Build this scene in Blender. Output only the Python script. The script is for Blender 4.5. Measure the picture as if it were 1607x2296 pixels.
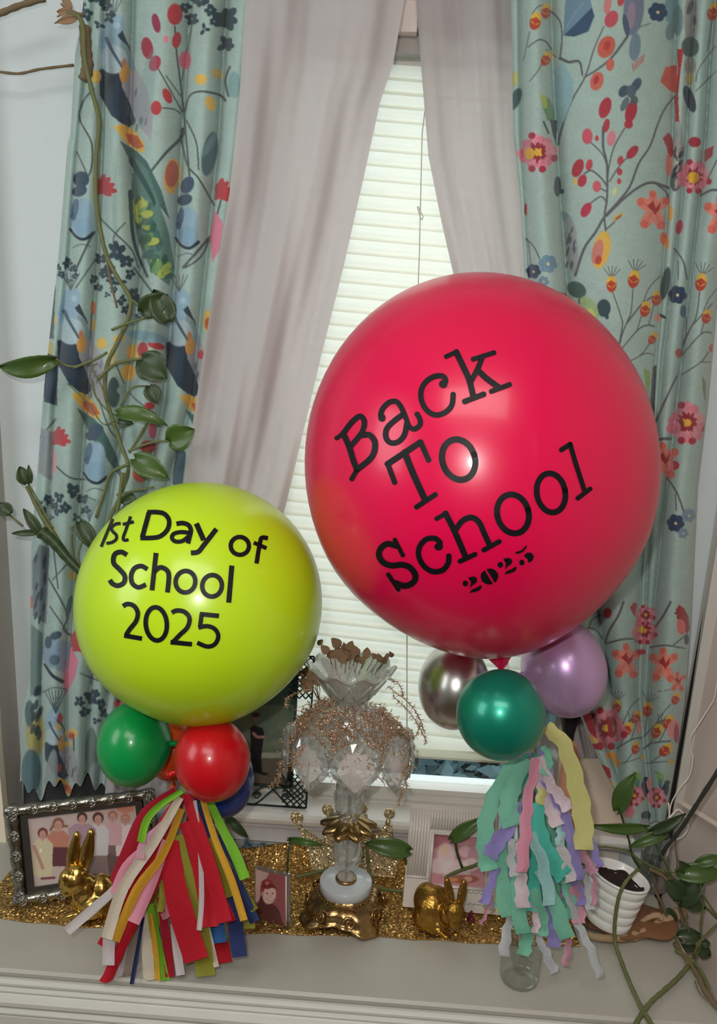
import bpy, math, random
import numpy as np
from mathutils import Vector, Matrix
from mathutils.bvhtree import BVHTree
for o in list(bpy.data.objects): bpy.data.objects.remove(o)
rnd = random.Random(7)
nrs = np.random.RandomState(3)
COL = bpy.context.scene.collection
SC = bpy.context.scene
# ---------------------------------------------------------------- camera
F = 1700.0; CX, CY = 803.5, 1148.0
CAM = Vector((0.0, 0.0, 0.65))
PITCH, YAW, ROLL = math.radians(7.0), math.radians(2.6), math.radians(2.6)
fw = Vector((-math.sin(YAW)*math.cos(PITCH), math.cos(YAW)*math.cos(PITCH), -math.sin(PITCH)))
r0 = Vector((math.cos(YAW), math.sin(YAW), 0)); u0 = r0.cross(fw)
RT = math.cos(ROLL)*r0 + math.sin(ROLL)*u0
UP = math.cos(ROLL)*u0 - math.sin(ROLL)*r0
cd = bpy.data.cameras.new('camera'); cam = bpy.data.objects.new('camera', cd); COL.objects.link(cam)
cam.matrix_world = Matrix(((RT.x, UP.x, -fw.x, CAM.x), (RT.y, UP.y, -fw.y, CAM.y), (RT.z, UP.z, -fw.z, CAM.z), (0, 0, 0, 1)))
cd.sensor_fit = 'VERTICAL'; cd.sensor_height = 36.0; cd.lens = F/2296*36.0; cd.clip_start = 0.02
SC.camera = cam
# ---------------------------------------------------------------- world, lamps, exposure
def lin(c):
    out = []
    for v in c[:3]:
        v = v/255.0
        out.append(v/12.92 if v <= 0.04045 else ((v+0.055)/1.055)**2.4)
    return tuple(out)
w = bpy.data.worlds.new('overcast_sky'); SC.world = w; w.use_nodes = True
bg = w.node_tree.nodes['Background']; bg.inputs[0].default_value = (0.98, 0.98, 0.96, 1); bg.inputs[1].default_value = 3.2
def area(name, loc, target, size, power, col=(1, 1, 1), sy=None):
    l = bpy.data.lights.new(name, 'AREA'); l.energy = power; l.size = size; l.color = col
    if sy: l.shape = 'RECTANGLE'; l.size_y = sy
    o = bpy.data.objects.new(name, l); COL.objects.link(o); o.location = loc
    o.rotation_euler = (Vector(target)-Vector(loc)).to_track_quat('-Z', 'Y').to_euler(); return o
area('room_ceiling_light', (-0.1, -0.35, 1.66), (0.0, 0.9, 0.3), 1.0, 16.0, (1.0, 0.955, 0.90), 0.7)
area('room_side_light', (-1.15, 0.1, 0.9), (0.1, 0.9, 0.5), 0.5, 5.5, (0.93, 0.97, 1.0), 0.7)
area('phone_flash', (-0.035, -0.01, 0.70), (0, 1, 0.55), 0.018, 3.0, (1.0, 0.98, 0.95))
SC.view_settings.view_transform = 'Standard'; SC.view_settings.look = 'None'
SC.view_settings.gamma = 1.0; SC.view_settings.use_curve_mapping = False; SC.view_settings.exposure = 0.0
# ---------------------------------------------------------------- pixel to place
def ray(px, py): return fw + RT*((px-CX)/F) - UP*((py-CY)/F)
def P(px, py, Y): d = ray(px, py); return CAM + d*((Y-CAM.y)/d.y)
def PZ(px, py, z=0.0): d = ray(px, py); return CAM + d*((z-CAM.z)/d.z)
def proj(p):
    v = Vector(p)-CAM; k = v.dot(fw); return CX+F*v.dot(RT)/k, CY-F*v.dot(UP)/k
def S(npx, Y): return npx*Y/F
def dep(p): return (Vector(p)-CAM).dot(fw)
# ---------------------------------------------------------------- materials
def mat(name, col, rough=0.6, metal=0.0, var=0.08, vscale=30.0, bump=0.0, bscale=200.0, trans=0.0, ior=1.45, coat=0.0, spec=0.5, attr=False, sheen=0.0, transl=0.0, alpha=1.0, glitter=0.0, gscale=900.0, sss=0.0):
    m = bpy.data.materials.new(name); m.use_nodes = True; nt = m.node_tree; N = nt.nodes; L = nt.links
    b = N['Principled BSDF']; out = N['Material Output']
    b.inputs['Roughness'].default_value = rough; b.inputs['Metallic'].default_value = metal
    b.inputs['IOR'].default_value = ior; b.inputs['Transmission Weight'].default_value = trans
    b.inputs['Coat Weight'].default_value = coat; b.inputs['Coat Roughness'].default_value = 0.08
    b.inputs['Specular IOR Level'].default_value = spec; b.inputs['Sheen Weight'].default_value = sheen
    tc = N.new('ShaderNodeTexCoord')
    c = lin(col)
    if attr:
        a = N.new('ShaderNodeVertexColor'); a.layer_name = 'Col'; src = a.outputs[0]
    else:
        a = N.new('ShaderNodeRGB'); a.outputs[0].default_value = (*c, 1); src = a.outputs[0]
    if var > 0:
        n = N.new('ShaderNodeTexNoise'); n.inputs['Scale'].default_value = vscale; n.inputs['Detail'].default_value = 5
        L.new(tc.outputs['Object'], n.inputs['Vector'])
        mr = N.new('ShaderNodeMapRange'); mr.inputs[3].default_value = 1-var; mr.inputs[4].default_value = 1+var
        L.new(n.outputs['Fac'], mr.inputs[0])
        vm = N.new('ShaderNodeVectorMath'); vm.operation = 'SCALE'; L.new(src, vm.inputs[0]); L.new(mr.outputs[0], vm.inputs['Scale']); src = vm.outputs[0]
    L.new(src, b.inputs['Base Color'])
    if sss: b.inputs['Subsurface Weight'].default_value = sss; b.inputs['Subsurface Radius'].default_value = (0.01, 0.01, 0.01); b.inputs['Subsurface Scale'].default_value = 0.5
    nrm = None
    if glitter > 0:
        vo = N.new('ShaderNodeTexVoronoi'); vo.inputs['Scale'].default_value = gscale; L.new(tc.outputs['Object'], vo.inputs['Vector'])
        s1 = N.new('ShaderNodeVectorMath'); s1.operation = 'SUBTRACT'; s1.inputs[1].default_value = (0.5, 0.5, 0.5); L.new(vo.outputs['Color'], s1.inputs[0])
        s2 = N.new('ShaderNodeVectorMath'); s2.operation = 'SCALE'; s2.inputs['Scale'].default_value = glitter; L.new(s1.outputs[0], s2.inputs[0])
        g = N.new('ShaderNodeNewGeometry'); s3 = N.new('ShaderNodeVectorMath'); s3.operation = 'ADD'; L.new(g.outputs['Normal'], s3.inputs[0]); L.new(s2.outputs[0], s3.inputs[1])
        s4 = N.new('ShaderNodeVectorMath'); s4.operation = 'NORMALIZE'; L.new(s3.outputs[0], s4.inputs[0]); L.new(s4.outputs[0], b.inputs['Normal'])
    elif bump > 0:
        n2 = N.new('ShaderNodeTexNoise'); n2.inputs['Scale'].default_value = bscale; n2.inputs['Detail'].default_value = 3
        L.new(tc.outputs['Object'], n2.inputs['Vector'])
        bp = N.new('ShaderNodeBump'); bp.inputs['Strength'].default_value = bump; bp.inputs['Distance'].default_value = 0.002
        L.new(n2.outputs['Fac'], bp.inputs['Height']); L.new(bp.outputs[0], b.inputs['Normal'])
    last = b.outputs[0]
    if transl > 0:
        t = N.new('ShaderNodeBsdfTranslucent'); L.new(src, t.inputs[0]); mx = N.new('ShaderNodeMixShader'); mx.inputs[0].default_value = transl
        L.new(last, mx.inputs[1]); L.new(t.outputs[0], mx.inputs[2]); last = mx.outputs[0]
    if alpha < 1:
        t = N.new('ShaderNodeBsdfTransparent'); mx = N.new('ShaderNodeMixShader'); mx.inputs[0].default_value = alpha
        L.new(t.outputs[0], mx.inputs[1]); L.new(last, mx.inputs[2]); last = mx.outputs[0]
    L.new(last, out.inputs[0]); return m
def thin_glass(name, tint=(235, 240, 238), gloss=0.12, rough=0.03):
    m = bpy.data.materials.new(name); m.use_nodes = True; nt = m.node_tree; N = nt.nodes; L = nt.links
    N.remove(N['Principled BSDF']); out = N['Material Output']
    t = N.new('ShaderNodeBsdfTransparent'); t.inputs[0].default_value = (*lin(tint), 1)
    g = N.new('ShaderNodeBsdfGlossy'); g.inputs['Roughness'].default_value = rough
    lw = N.new('ShaderNodeLayerWeight'); lw.inputs[0].default_value = 0.35
    mr = N.new('ShaderNodeMapRange'); mr.inputs[3].default_value = gloss*0.5; mr.inputs[4].default_value = min(1, gloss*6); L.new(lw.outputs['Facing'], mr.inputs[0])
    mx = N.new('ShaderNodeMixShader'); L.new(mr.outputs[0], mx.inputs[0]); L.new(t.outputs[0], mx.inputs[1]); L.new(g.outputs[0], mx.inputs[2])
    L.new(mx.outputs[0], out.inputs[0]); return m
M = {}
def mm(name, *a, **k):
    if name not in M: M[name] = mat(name, *a, **k)
    return M[name]
# ---------------------------------------------------------------- mesh builder
class MB:
    def __init__(s): s.v = []; s.f = []
    def add(s, vs, fs):
        b = len(s.v); s.v += [Vector(v) for v in vs]; s.f += [tuple(i+b for i in f) for f in fs]; return s
    def box(s, lo, hi, T=None):
        x0, y0, z0 = lo; x1, y1, z1 = hi
        vs = [Vector(c) for c in ((x0, y0, z0), (x1, y0, z0), (x1, y1, z0), (x0, y1, z0), (x0, y0, z1), (x1, y0, z1), (x1, y1, z1), (x0, y1, z1))]
        if T: vs = [T(v) for v in vs]
        return s.add(vs, [(0, 3, 2, 1), (4, 5, 6, 7), (0, 1, 5, 4), (1, 2, 6, 5), (2, 3, 7, 6), (3, 0, 4, 7)])
    def tube(s, pts, r, n=8, caps=True):
        pts = [Vector(p) for p in pts]; m = len(pts)
        rs = r if isinstance(r, (list, tuple)) else [r]*m
        if len(rs) == 2 and m != 2: rs = [rs[0]+(rs[1]-rs[0])*i/(m-1) for i in range(m)]
        t0 = (pts[1]-pts[0]).normalized(); a = t0.orthogonal().normalized(); vs = []
        for i, p in enumerate(pts):
            t = (pts[min(i+1, m-1)]-pts[max(i-1, 0)])
            if t.length < 1e-9: t = t0
            t.normalize(); a = (a - t*a.dot(t)).normalized(); b = t.cross(a)
            for k in range(n):
                th = 2*math.pi*k/n; vs.append(p + (a*math.cos(th)+b*math.sin(th))*rs[i])
        fs = [(i*n+k, i*n+(k+1) % n, (i+1)*n+(k+1) % n, (i+1)*n+k) for i in range(m-1) for k in range(n)]
        if caps: fs += [tuple(range(n-1, -1, -1)), tuple(range((m-1)*n, m*n))]
        return s.add(vs, fs)
    def lathe(s, prof, c, n=32, ax=Vector((0, 0, 1)), mod=None, capb=True, capt=True):
        ax = ax.normalized(); a = Vector((1, 0, 0)); a = (a-ax*a.dot(ax)).normalized(); b = ax.cross(a); c = Vector(c); vs = []
        for i, (r, z) in enumerate(prof):
            for k in range(n):
                th = 2*math.pi*k/n; rr, zz = (r, z) if mod is None else mod(r, z, th, i)
                vs.append(c+(a*math.cos(th)+b*math.sin(th))*rr+ax*zz)
        m = len(prof)
        fs = [(i*n+k, i*n+(k+1) % n, (i+1)*n+(k+1) % n, (i+1)*n+k) for i in range(m-1) for k in range(n)]
        if capb: fs.append(tuple(range(n-1, -1, -1)))
        if capt: fs.append(tuple(range((m-1)*n, m*n)))
        return s.add(vs, fs)
    def ell(s, c, ra, rb=None, rc=None, ax=None, n=20, m=12):
        rb = rb or ra; rc = rc or ra; c = Vector(c)
        X, Y, Z = ax if ax else (Vector((1, 0, 0)), Vector((0, 1, 0)), Vector((0, 0, 1)))
        vs = []
        for i in range(1, m):
            ph = math.pi*i/m
            for k in range(n):
                th = 2*math.pi*k/n; vs.append(c+X*(ra*math.sin(ph)*math.cos(th))+Y*(rb*math.sin(ph)*math.sin(th))-Z*(rc*math.cos(ph)))
        vs += [c-Z*rc, c+Z*rc]; q = len(vs)-2
        fs = [(i*n+k, i*n+(k+1) % n, (i+1)*n+(k+1) % n, (i+1)*n+k) for i in range(m-2) for k in range(n)]
        fs += [(q, (k+1) % n, k) for k in range(n)] + [(q+1, (m-2)*n+k, (m-2)*n+(k+1) % n) for k in range(n)]
        return s.add(vs, fs)
    def grid(s, fn, nu, nv):
        vs = [fn(i/nu, j/nv) for j in range(nv+1) for i in range(nu+1)]
        return s.add(vs, [(j*(nu+1)+i, j*(nu+1)+i+1, (j+1)*(nu+1)+i+1, (j+1)*(nu+1)+i) for j in range(nv) for i in range(nu)])
    def build(s, name, m, parent=None, label=None, smooth=True, org=None, solid=0.0):
        me = bpy.data.meshes.new(name)
        if parent is not None: o0 = Vector(parent['_o']) if '_o' in parent else Vector((0, 0, 0))
        elif org is not None: o0 = Vector(org)
        else:
            xs = [v.x for v in s.v]; ys = [v.y for v in s.v]; zs = [v.z for v in s.v]
            o0 = Vector(((min(xs)+max(xs))/2, (min(ys)+max(ys))/2, min(zs)))
        me.from_pydata([v-o0 for v in s.v], [], s.f); me.materials.append(m)
        if smooth: me.polygons.foreach_set('use_smooth', [True]*len(me.polygons))
        me.update(); o = bpy.data.objects.new(name, me); COL.objects.link(o)
        if parent is None: o.location = o0
        else: o.parent = parent
        o['_o'] = tuple(o0)
        if label: o['label'] = label
        if solid: md = o.modifiers.new('thick', 'SOLIDIFY'); md.thickness = solid; md.offset = 0
        return o
def tag(o, label, cat, group=None, kind=None):
    if label: o['label'] = label
    if cat: o['category'] = cat
    if group: o['group'] = group
    if kind: o['kind'] = kind
    return o
def root(name, loc, label, cat, group=None):
    o = bpy.data.objects.new(name, None); COL.objects.link(o); o.location = loc; o.empty_display_size = 0.02; o['_o'] = tuple(loc)
    return tag(o, label, cat, group)
def struct(o): o['kind'] = 'structure'; return o
def crv(pts, n=6):
    pts = [Vector(p) for p in pts]; out = []
    if len(pts) < 3: return pts
    for i in range(len(pts)-1):
        p0 = pts[max(i-1, 0)]; p1 = pts[i]; p2 = pts[i+1]; p3 = pts[min(i+2, len(pts)-1)]
        for k in range(n):
            t = k/n; out.append(0.5*((2*p1)+(p2-p0)*t+(2*p0-5*p1+4*p2-p3)*t*t+(3*p1-p0-3*p2+p3)*t**3))
    out.append(pts[-1]); return out
def crv2(pts, n=6): return [(p.x, p.y) for p in crv([Vector((a, b, 0)) for a, b in pts], n)]
# ---------------------------------------------------------------- print canvas (flat prints on cloth and photographs)
class Cv:
    def __init__(s, x0, y0, x1, y1, base):
        s.x0, s.y0, s.w, s.h = x0, y0, int(x1-x0), int(y1-y0); s.im = np.ones((s.h, s.w, 3))*np.array(base)/255.0; s.o = (0, 0, 1.0)
    def org(s, ox, oy, k): s.o = (ox, oy, k)
    def t(s, x, y): return s.o[0]+x/s.o[2]-s.x0, s.o[1]+y/s.o[2]-s.y0
    def _bb(s, a, b, c, d):
        x0 = max(0, int(a)-2); y0 = max(0, int(b)-2); x1 = min(s.w, int(c)+3); y1 = min(s.h, int(d)+3)
        if x1 <= x0 or y1 <= y0: return None
        yy, xx = np.mgrid[y0:y1, x0:x1]; return (slice(y0, y1), slice(x0, x1)), xx.astype(float), yy.astype(float)
    def put(s, sl, m, c, al):
        m = (np.clip(m, 0, 1)*al)[..., None]; s.im[sl] = s.im[sl]*(1-m)+np.array(c)/255.0*m
    def ell(s, x, y, rx, ry, c, a=0, al=1.0, soft=0.12):
        x, y = s.t(x, y); rx /= s.o[2]; ry /= s.o[2]; R = max(rx, ry)*1.2
        g = s._bb(x-R, y-R, x+R, y+R)
        if not g: return
        sl, xx, yy = g; A = math.radians(a); dx = xx-x; dy = yy-y; u = (dx*math.cos(A)+dy*math.sin(A))/rx; v = (-dx*math.sin(A)+dy*math.cos(A))/ry
        d = np.sqrt(u*u+v*v); sf = max(soft, 0.7/min(rx, ry)); s.put(sl, (1-d)/sf+0.5, c, al)
    def petal(s, x, y, a, l, wd, c, al=1.0):
        A = math.radians(a); s.ell(x+math.cos(A)*l/2, y+math.sin(A)*l/2, l/2, wd/2, c, a, al)
    def poly(s, pts, c, al=1.0):
        p = [s.t(*q) for q in pts]; xs = [q[0] for q in p]; ys = [q[1] for q in p]; g = s._bb(min(xs), min(ys), max(xs), max(ys))
        if not g: return
        sl, xx, yy = g; ins = np.zeros(xx.shape, bool)
        for i in range(len(p)):
            (ax, ay), (bx, by) = p[i], p[(i+1) % len(p)]
            if abs(by-ay) < 1e-9: continue
            k = ((ay > yy) != (by > yy)) & (xx < (bx-ax)*(yy-ay)/(by-ay)+ax); ins ^= k
        s.put(sl, ins.astype(float), c, al)
    def line(s, pts, wd, c, al=1.0, sm=True):
        if sm and len(pts) > 2: pts = crv2(pts, 5)
        p = [s.t(*q) for q in pts]; w0, w1 = (wd if isinstance(wd, tuple) else (wd, wd)); n = len(p)-1; W = max(w0, w1)/s.o[2]
        xs = [q[0] for q in p]; ys = [q[1] for q in p]; g = s._bb(min(xs)-W, min(ys)-W, max(xs)+W, max(ys)+W)
        if not g: return
        sl, xx, yy = g; best = np.zeros(xx.shape)
        for i in range(n):
            (ax, ay), (bx, by) = p[i], p[i+1]; dx, dy = bx-ax, by-ay; L2 = dx*dx+dy*dy+1e-9
            t = np.clip(((xx-ax)*dx+(yy-ay)*dy)/L2, 0, 1); d = np.hypot(xx-ax-t*dx, yy-ay-t*dy); ww = max((w0+(w1-w0)*(i+0.5)/n)/s.o[2]/2, 0.55)
            best = np.maximum(best, np.clip(ww-d+0.5, 0, 1))
        s.put(sl, best, c, al)
    def mute(s, k):
        g = s.im.mean(-1, keepdims=True); s.im = s.im*(1-k)+g*k; n = np.random.RandomState(1)
        for st, am in ((2, .03), (5, .012), (24, .012)):
            q = n.rand(s.h//st+2, s.w//st+2)-.5; s.im *= 1+am*2*np.kron(q, np.ones((st, st)))[:s.h, :s.w, None]
    def sample(s, px, py):
        x = np.clip(np.asarray(px)-s.x0, 0, s.w-1.001); y = np.clip(np.asarray(py)-s.y0, 0, s.h-1.001)
        i = x.astype(int); j = y.astype(int); fx = (x-i)[..., None]; fy = (y-j)[..., None]; im = s.im
        c = (im[j, i]*(1-fx)+im[j, i+1]*fx)*(1-fy)+(im[j+1, i]*(1-fx)+im[j+1, i+1]*fx)*fy
        return np.where(c <= 0.04045, c/12.92, ((c+0.055)/1.055)**2.4)
def set_col(o, cols):
    a = o.data.color_attributes.new('Col', 'FLOAT_COLOR', 'POINT'); c = np.ones((len(cols), 4)); c[:, :3] = cols; a.data.foreach_set('color', c.ravel())
def ipl(tab, y): return np.interp(y, [t[0] for t in tab], [t[1] for t in tab])
def gridmesh(name, V, m, parent=None, label=None):
    nv, nu = V.shape[:2]; me = bpy.data.meshes.new(name); flat = V.reshape(-1, 3)
    o0 = np.array(parent['_o']) if parent is not None else np.array([(flat[:, 0].min()+flat[:, 0].max())/2, (flat[:, 1].min()+flat[:, 1].max())/2, flat[:, 2].min()])
    idx = np.arange(nv*nu).reshape(nv, nu); q = np.stack([idx[:-1, :-1], idx[1:, :-1], idx[1:, 1:], idx[:-1, 1:]], -1).reshape(-1, 4)
    me.vertices.add(nv*nu); me.vertices.foreach_set('co', (flat-o0).ravel()); me.loops.add(q.size); me.loops.foreach_set('vertex_index', q.ravel())
    me.polygons.add(len(q)); me.polygons.foreach_set('loop_start', np.arange(len(q))*4); me.polygons.foreach_set('use_smooth', np.ones(len(q), bool))
    me.update(calc_edges=True); me.materials.append(m); o = bpy.data.objects.new(name, me); COL.objects.link(o); o['_o'] = tuple(float(x) for x in o0)
    if parent is None: o.location = o0
    else: o.parent = parent
    if label: o['label'] = label
    return o
FWn, RTn, UPn, CAn = (np.array(v) for v in (fw, RT, UP, CAM))
def Pn(px, py, Y):
    d = FWn + ((px-CX)/F)[..., None]*RTn - ((py-CY)/F)[..., None]*UPn
    return CAn + d*((Y-CAn[1])/d[..., 1])[..., None]
class Plane:
    def __init__(s, O, ux, uy): s.O, s.ux, s.uy = Vector(O), Vector(ux), Vector(uy); s.n = s.ux.cross(s.uy).normalized(); s.n = s.n if s.n.y < 0 else -s.n
    def at(s, u, v, d=0): return s.O+s.ux*u+s.uy*v+s.n*d
    def px(s, x, y, d=0):
        r = ray(x, y); O = s.O+s.n*d; return CAM + r*((O-CAM).dot(s.n)/r.dot(s.n))
    def box(s, mb, u0, u1, v0, v1, d0, d1):
        vs = [s.at(u, v, d) for d in (d0, d1) for (u, v) in ((u0, v0), (u1, v0), (u1, v1), (u0, v1))]
        return mb.add(vs, [(0, 3, 2, 1), (4, 5, 6, 7), (0, 1, 5, 4), (1, 2, 6, 5), (2, 3, 7, 6), (3, 0, 4, 7)])
    def print_(s, name, u0, u1, v0, v1, d, cv, m, parent, nu, nv, label=None):
        V = np.zeros((nv+1, nu+1, 3)); px = np.zeros((nv+1, nu+1)); py = px.copy()
        for j in range(nv+1):
            for i in range(nu+1):
                p = s.at(u0+(u1-u0)*i/nu, v0+(v1-v0)*j/nv, d); V[j, i] = p; px[j, i], py[j, i] = proj(p)
        o = gridmesh(name, V, m, parent, label); set_col(o, cv.sample(px, py).reshape(-1, 3)); return o
# ================================================================ structure
YW = 1.10
wallm = mm('wall_paint', (203, 213, 214), 0.85, var=0.03, bump=0.15, bscale=60)
beige = mm('beige_wall_paint', (205, 192, 182), 0.8, var=0.05, bump=0.2, bscale=40)
trimw = mm('white_gloss_trim', (226, 222, 214), 0.4, var=0.04, vscale=8)
shelfm = mm('worn_white_shaded_paint', (172, 169, 158), 0.42, var=0.09, vscale=7, bump=0.12, bscale=90)  # white paint darkened to hold the shade on the shelf top
wx0 = P(585, 1000, YW).x; wx1 = P(1262, 1000, YW).x
zt = P(905, 60, YW).z
ZS = P(760, 1838, 1.055).z
zb = ZS-0.0206
def sbox(name, lo, hi, m, parent=None):
    b = MB(); b.box(lo, hi); o = b.build(name, m, parent, smooth=False)
    if parent is None: struct(o)
    return o
mbw = MB()
for lo, hi in (((-1.3, YW, -0.9), (wx0, YW+0.16, 1.7)), ((wx1, YW, -0.9), (1.3, YW+0.16, 1.7)), ((wx0, YW, zt), (wx1, YW+0.16, 1.7)), ((wx0, YW, -0.9), (wx1, YW+0.16, zb))): mbw.box(lo, hi)
wall_back = struct(mbw.build('wall_back', wallm, smooth=False))
sbox('ceiling', (-1.4, -1.7, 1.7), (1.4, 1.3, 1.76), mm('ceiling_paint', (225, 224, 220), 0.9))
sbox('floor', (-1.4, -1.7, -0.96), (1.4, 1.3, -0.9), mm('brown_wood_floor', (120, 92, 70), 0.5, var=0.2))
sbox('wall_front', (-1.4, -1.76, -0.9), (1.4, -1.7, 1.7), mm('warm_wall', (190, 180, 168), 0.9))
sbox('wall_left', (-1.4, -1.7, -0.9), (-1.3, 1.3, 1.7), wallm)
# right wall: starts beside the curtain and runs towards the room, leaning a little as the old house does
a0 = P(1511, 1815, YW-0.01); a1 = P(1607, 1275, YW-0.01); k = (1.7-a0.z)/(a1.z-a0.z)
top = a0+(a1-a0)*k; bot = a0+(a1-a0)*((-0.9-a0.z)/(a1.z-a0.z))
n1 = Vector((0.30, -0.62, 0)); n2 = Vector((0.85, -2.7, 0)); th = Vector((0.06, 0.02, 0))
b = MB(); lv = [bot, top, top+n1, bot+n1, bot+n2, top+n2]
b.add([*lv, *[v+th for v in lv]], [(0, 1, 2, 3), (3, 2, 5, 4), (6, 9, 8, 7), (9, 10, 11, 8), (0, 6, 7, 1), (4, 5, 11, 10), (1, 7, 8, 2), (2, 8, 11, 5), (0, 3, 9, 6), (3, 4, 10, 9)])
struct(b.build('wall_right', beige, smooth=False))
# dark gap strip and white batten at the right wall corner
b = MB(); b.tube([bot+Vector((-0.004, -0.004, 0.0)), top+Vector((-0.004, -0.004, 0))], 0.006, 6)
struct(b.build('trim_3', mm('dark_gap', (38, 34, 34), 0.9), smooth=False))
b = MB(); q0 = P(1498, 1840, YW-0.01); q1 = P(1590, 1275, YW-0.01); q1 = q0+(q1-q0)*1.9
for (d0, d1, yy) in ((0, 0.017, 0.012),):
    vs = [q0+Vector((d0, -yy, 0)), q0+Vector((d1, -yy, 0)), q0+Vector((d1, 0.008, 0)), q0+Vector((d0, 0.008, 0))]; vs += [v+(q1-q0) for v in vs]
    b.add(vs, [(0, 3, 2, 1), (4, 5, 6, 7), (0, 1, 5, 4), (1, 2, 6, 5), (2, 3, 7, 6), (3, 0, 4, 7)])
struct(b.build('trim_4', mm('white_batten', (205, 202, 194), 0.5), smooth=False))
# ledge on the right wall
le = MB(); l0 = P(1522, 1800, YW-0.03); l0b = l0+n1*0.9
le.add([l0, l0b, l0b+Vector((0.0, 0, 0.006)), l0+Vector((0.0, 0, 0.006)), l0+Vector((-.006, -.003, 0.003)), l0b+Vector((-.006, -.003, 0.003))], [(0, 1, 5, 4), (4, 5, 2, 3), (0, 4, 3), (1, 2, 5), (0, 3, 2, 1)])
struct(le.build('trim_5', mm('pale_ledge', (216, 203, 190), 0.5), smooth=False))
# left post of the recess: lit front painted as a cream strip, side shade painted grey; leans a little
def post(px_t, px_b, Y0, Y1, wdt, name, m, inset=0.0):
    t0 = P(px_t[0], px_t[1], Y1); b0 = P(px_b[0], px_b[1], Y1); d = t0-b0
    b0 = b0+d*((-0.02-b0.z)/d.z); t0 = b0+d*((1.69-b0.z)/d.z)
    b = MB(); vs = []
    for q in (b0, t0):
        vs += [Vector((q.x-wdt, Y0, q.z)), Vector((q.x, Y0, q.z)), Vector((q.x, Y1, q.z)), Vector((q.x-wdt, Y1, q.z))]
    b.add(vs, [(0, 3, 2, 1), (4, 5, 6, 7), (0, 1, 5, 4), (1, 2, 6, 5), (2, 3, 7, 6), (3, 0, 4, 7)])
    return struct(b.build(name, m, smooth=False))
post((0, 940), (56, 1850), 1.05, YW, 0.12, 'trim_1', mm('shaded_post_grey', (176, 172, 164), 0.6, var=0.06))
post((-62, 940), (22, 1850), 1.035, 1.049, 0.012, 'trim_2', mm('lit_post_cream', (232, 220, 198), 0.5))
# ---------------------------------------------------------------- window_1
win = bpy.data.objects.new('window_1', None); COL.objects.link(win); win.location = ((wx0+wx1)/2, YW, ZS); win['_o'] = tuple(win.location); struct(win)
YF = 1.125
b = MB()
b.box((wx0-0.001, YF, zb), (wx0+0.03, YF+0.05, zt)); b.box((wx1-0.03, YF, zb), (wx1+0.001, YF+0.05, zt)); b.box((wx0+0.03, YF, zt-0.04), (wx1-0.03, YF+0.05, zt))
b.build('window_frame', trimw, win, smooth=False)
b = MB(); zr = P(1000, 1762, YF+0.01).z
b.box((wx0+0.03, YF, zb), (wx1-0.03, YF+0.03, zr-0.008)); b.box((wx0+0.03, YF-0.006, zr-0.008), (wx1-0.03, YF+0.03, zr)); b.box((wx0+0.03, YF-0.01, zb), (wx1-0.03, YF, zb+0.022))
b.build('sash_rail', trimw, win, smooth=False)
zr2 = P(1000, 1700, YF+0.01).z; zr1 = P(1000, 1672, YF+0.01).z
b = MB(); b.box((wx0+0.03, YF+0.004, zr2), (wx1-0.03, YF+0.03, zr1)); b.build('meeting_rail', trimw, win, smooth=False)
b = MB(); b.box((wx0+0.03, YF+0.018, zr), (wx1-0.03, YF+0.021, zr2)); b.build('glass_pane', thin_glass('window_glass', (240, 246, 248), 0.06), win, smooth=False)
b = MB(); b.box((wx0+0.03, YF+0.022, zr1), (wx1-0.03, YF+0.025, zt-0.04)); b.build('glass_pane', M.setdefault('wg', bpy.data.materials['window_glass']), win, smooth=False)
# stool and apron
b = MB(); yf = 1.055; prof = [(YF+0.0, ZS), (yf+0.006, ZS), (yf+0.001, ZS-0.003), (yf, ZS-0.008), (yf+0.002, ZS-0.014), (yf+0.010, ZS-0.017), (yf+0.010, ZS-0.02), (YW-0.001, ZS-0.02)]
sx0, sx1 = wx0-0.06, P(1420, 1890, 1.06).x
def extr(b, prof, x0, x1):
    n = len(prof); vs = [(x0, y, z) for y, z in prof]+[(x1, y, z) for y, z in prof]
    b.add(vs, [(i, (i+1) % n, n+(i+1) % n, n+i) for i in range(n)]+[tuple(range(n-1, -1, -1)), tuple(range(n, 2*n))])
extr(b, prof, sx0, sx1); b.build('sill', trimw, win, smooth=False)
b = MB(); z1 = ZS-0.0201; prof = [(YW-0.0005, z1), (1.078, z1), (1.078, z1-0.004), (1.083, z1-0.008), (1.083, z1-0.012), (1.080, z1-0.014), (1.086, z1-0.018), (1.086, 0.001), (YW-0.0005, 0.001)]
extr(b, prof, sx0+0.01, sx1-0.01); struct(b.build('trim_6', mm('apron_paint', (214, 206, 200), 0.45), smooth=False))
# ---------------------------------------------------------------- outdoors: hedge seen through the open strip below the blind
hb = MB()
hedge = root('hedge', (0, 2.4, -1.2), 'blurry green hedge outdoors seen through the window glass under the blind', 'hedge')
b = MB(); b.tube([(0.1, 2.5, -1.2), (0.1, 2.5, 0.0)], [0.05, 0.03], 6); b.build('trunk', mm('bark', (90, 75, 60)), hedge)
b = MB()
for i in range(5000):
    x = rnd.uniform(-1.3, 1.6); z = rnd.uniform(-0.9, 0.05+0.12*math.sin(x*3)); y = 2.3+rnd.uniform(-0.25, 0.25); a = rnd.uniform(0, 6.28); r = rnd.uniform(0.018, 0.05)
    c = Vector((x, y, z)); ux = Vector((math.cos(a), rnd.uniform(-.5, .5), math.sin(a)))*r; uy = Vector((-math.sin(a), rnd.uniform(-.5, .5), math.cos(a)))*r*0.5
    b.add([c-ux, c+uy, c+ux, c-uy], [(0, 1, 2, 3)])
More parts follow.
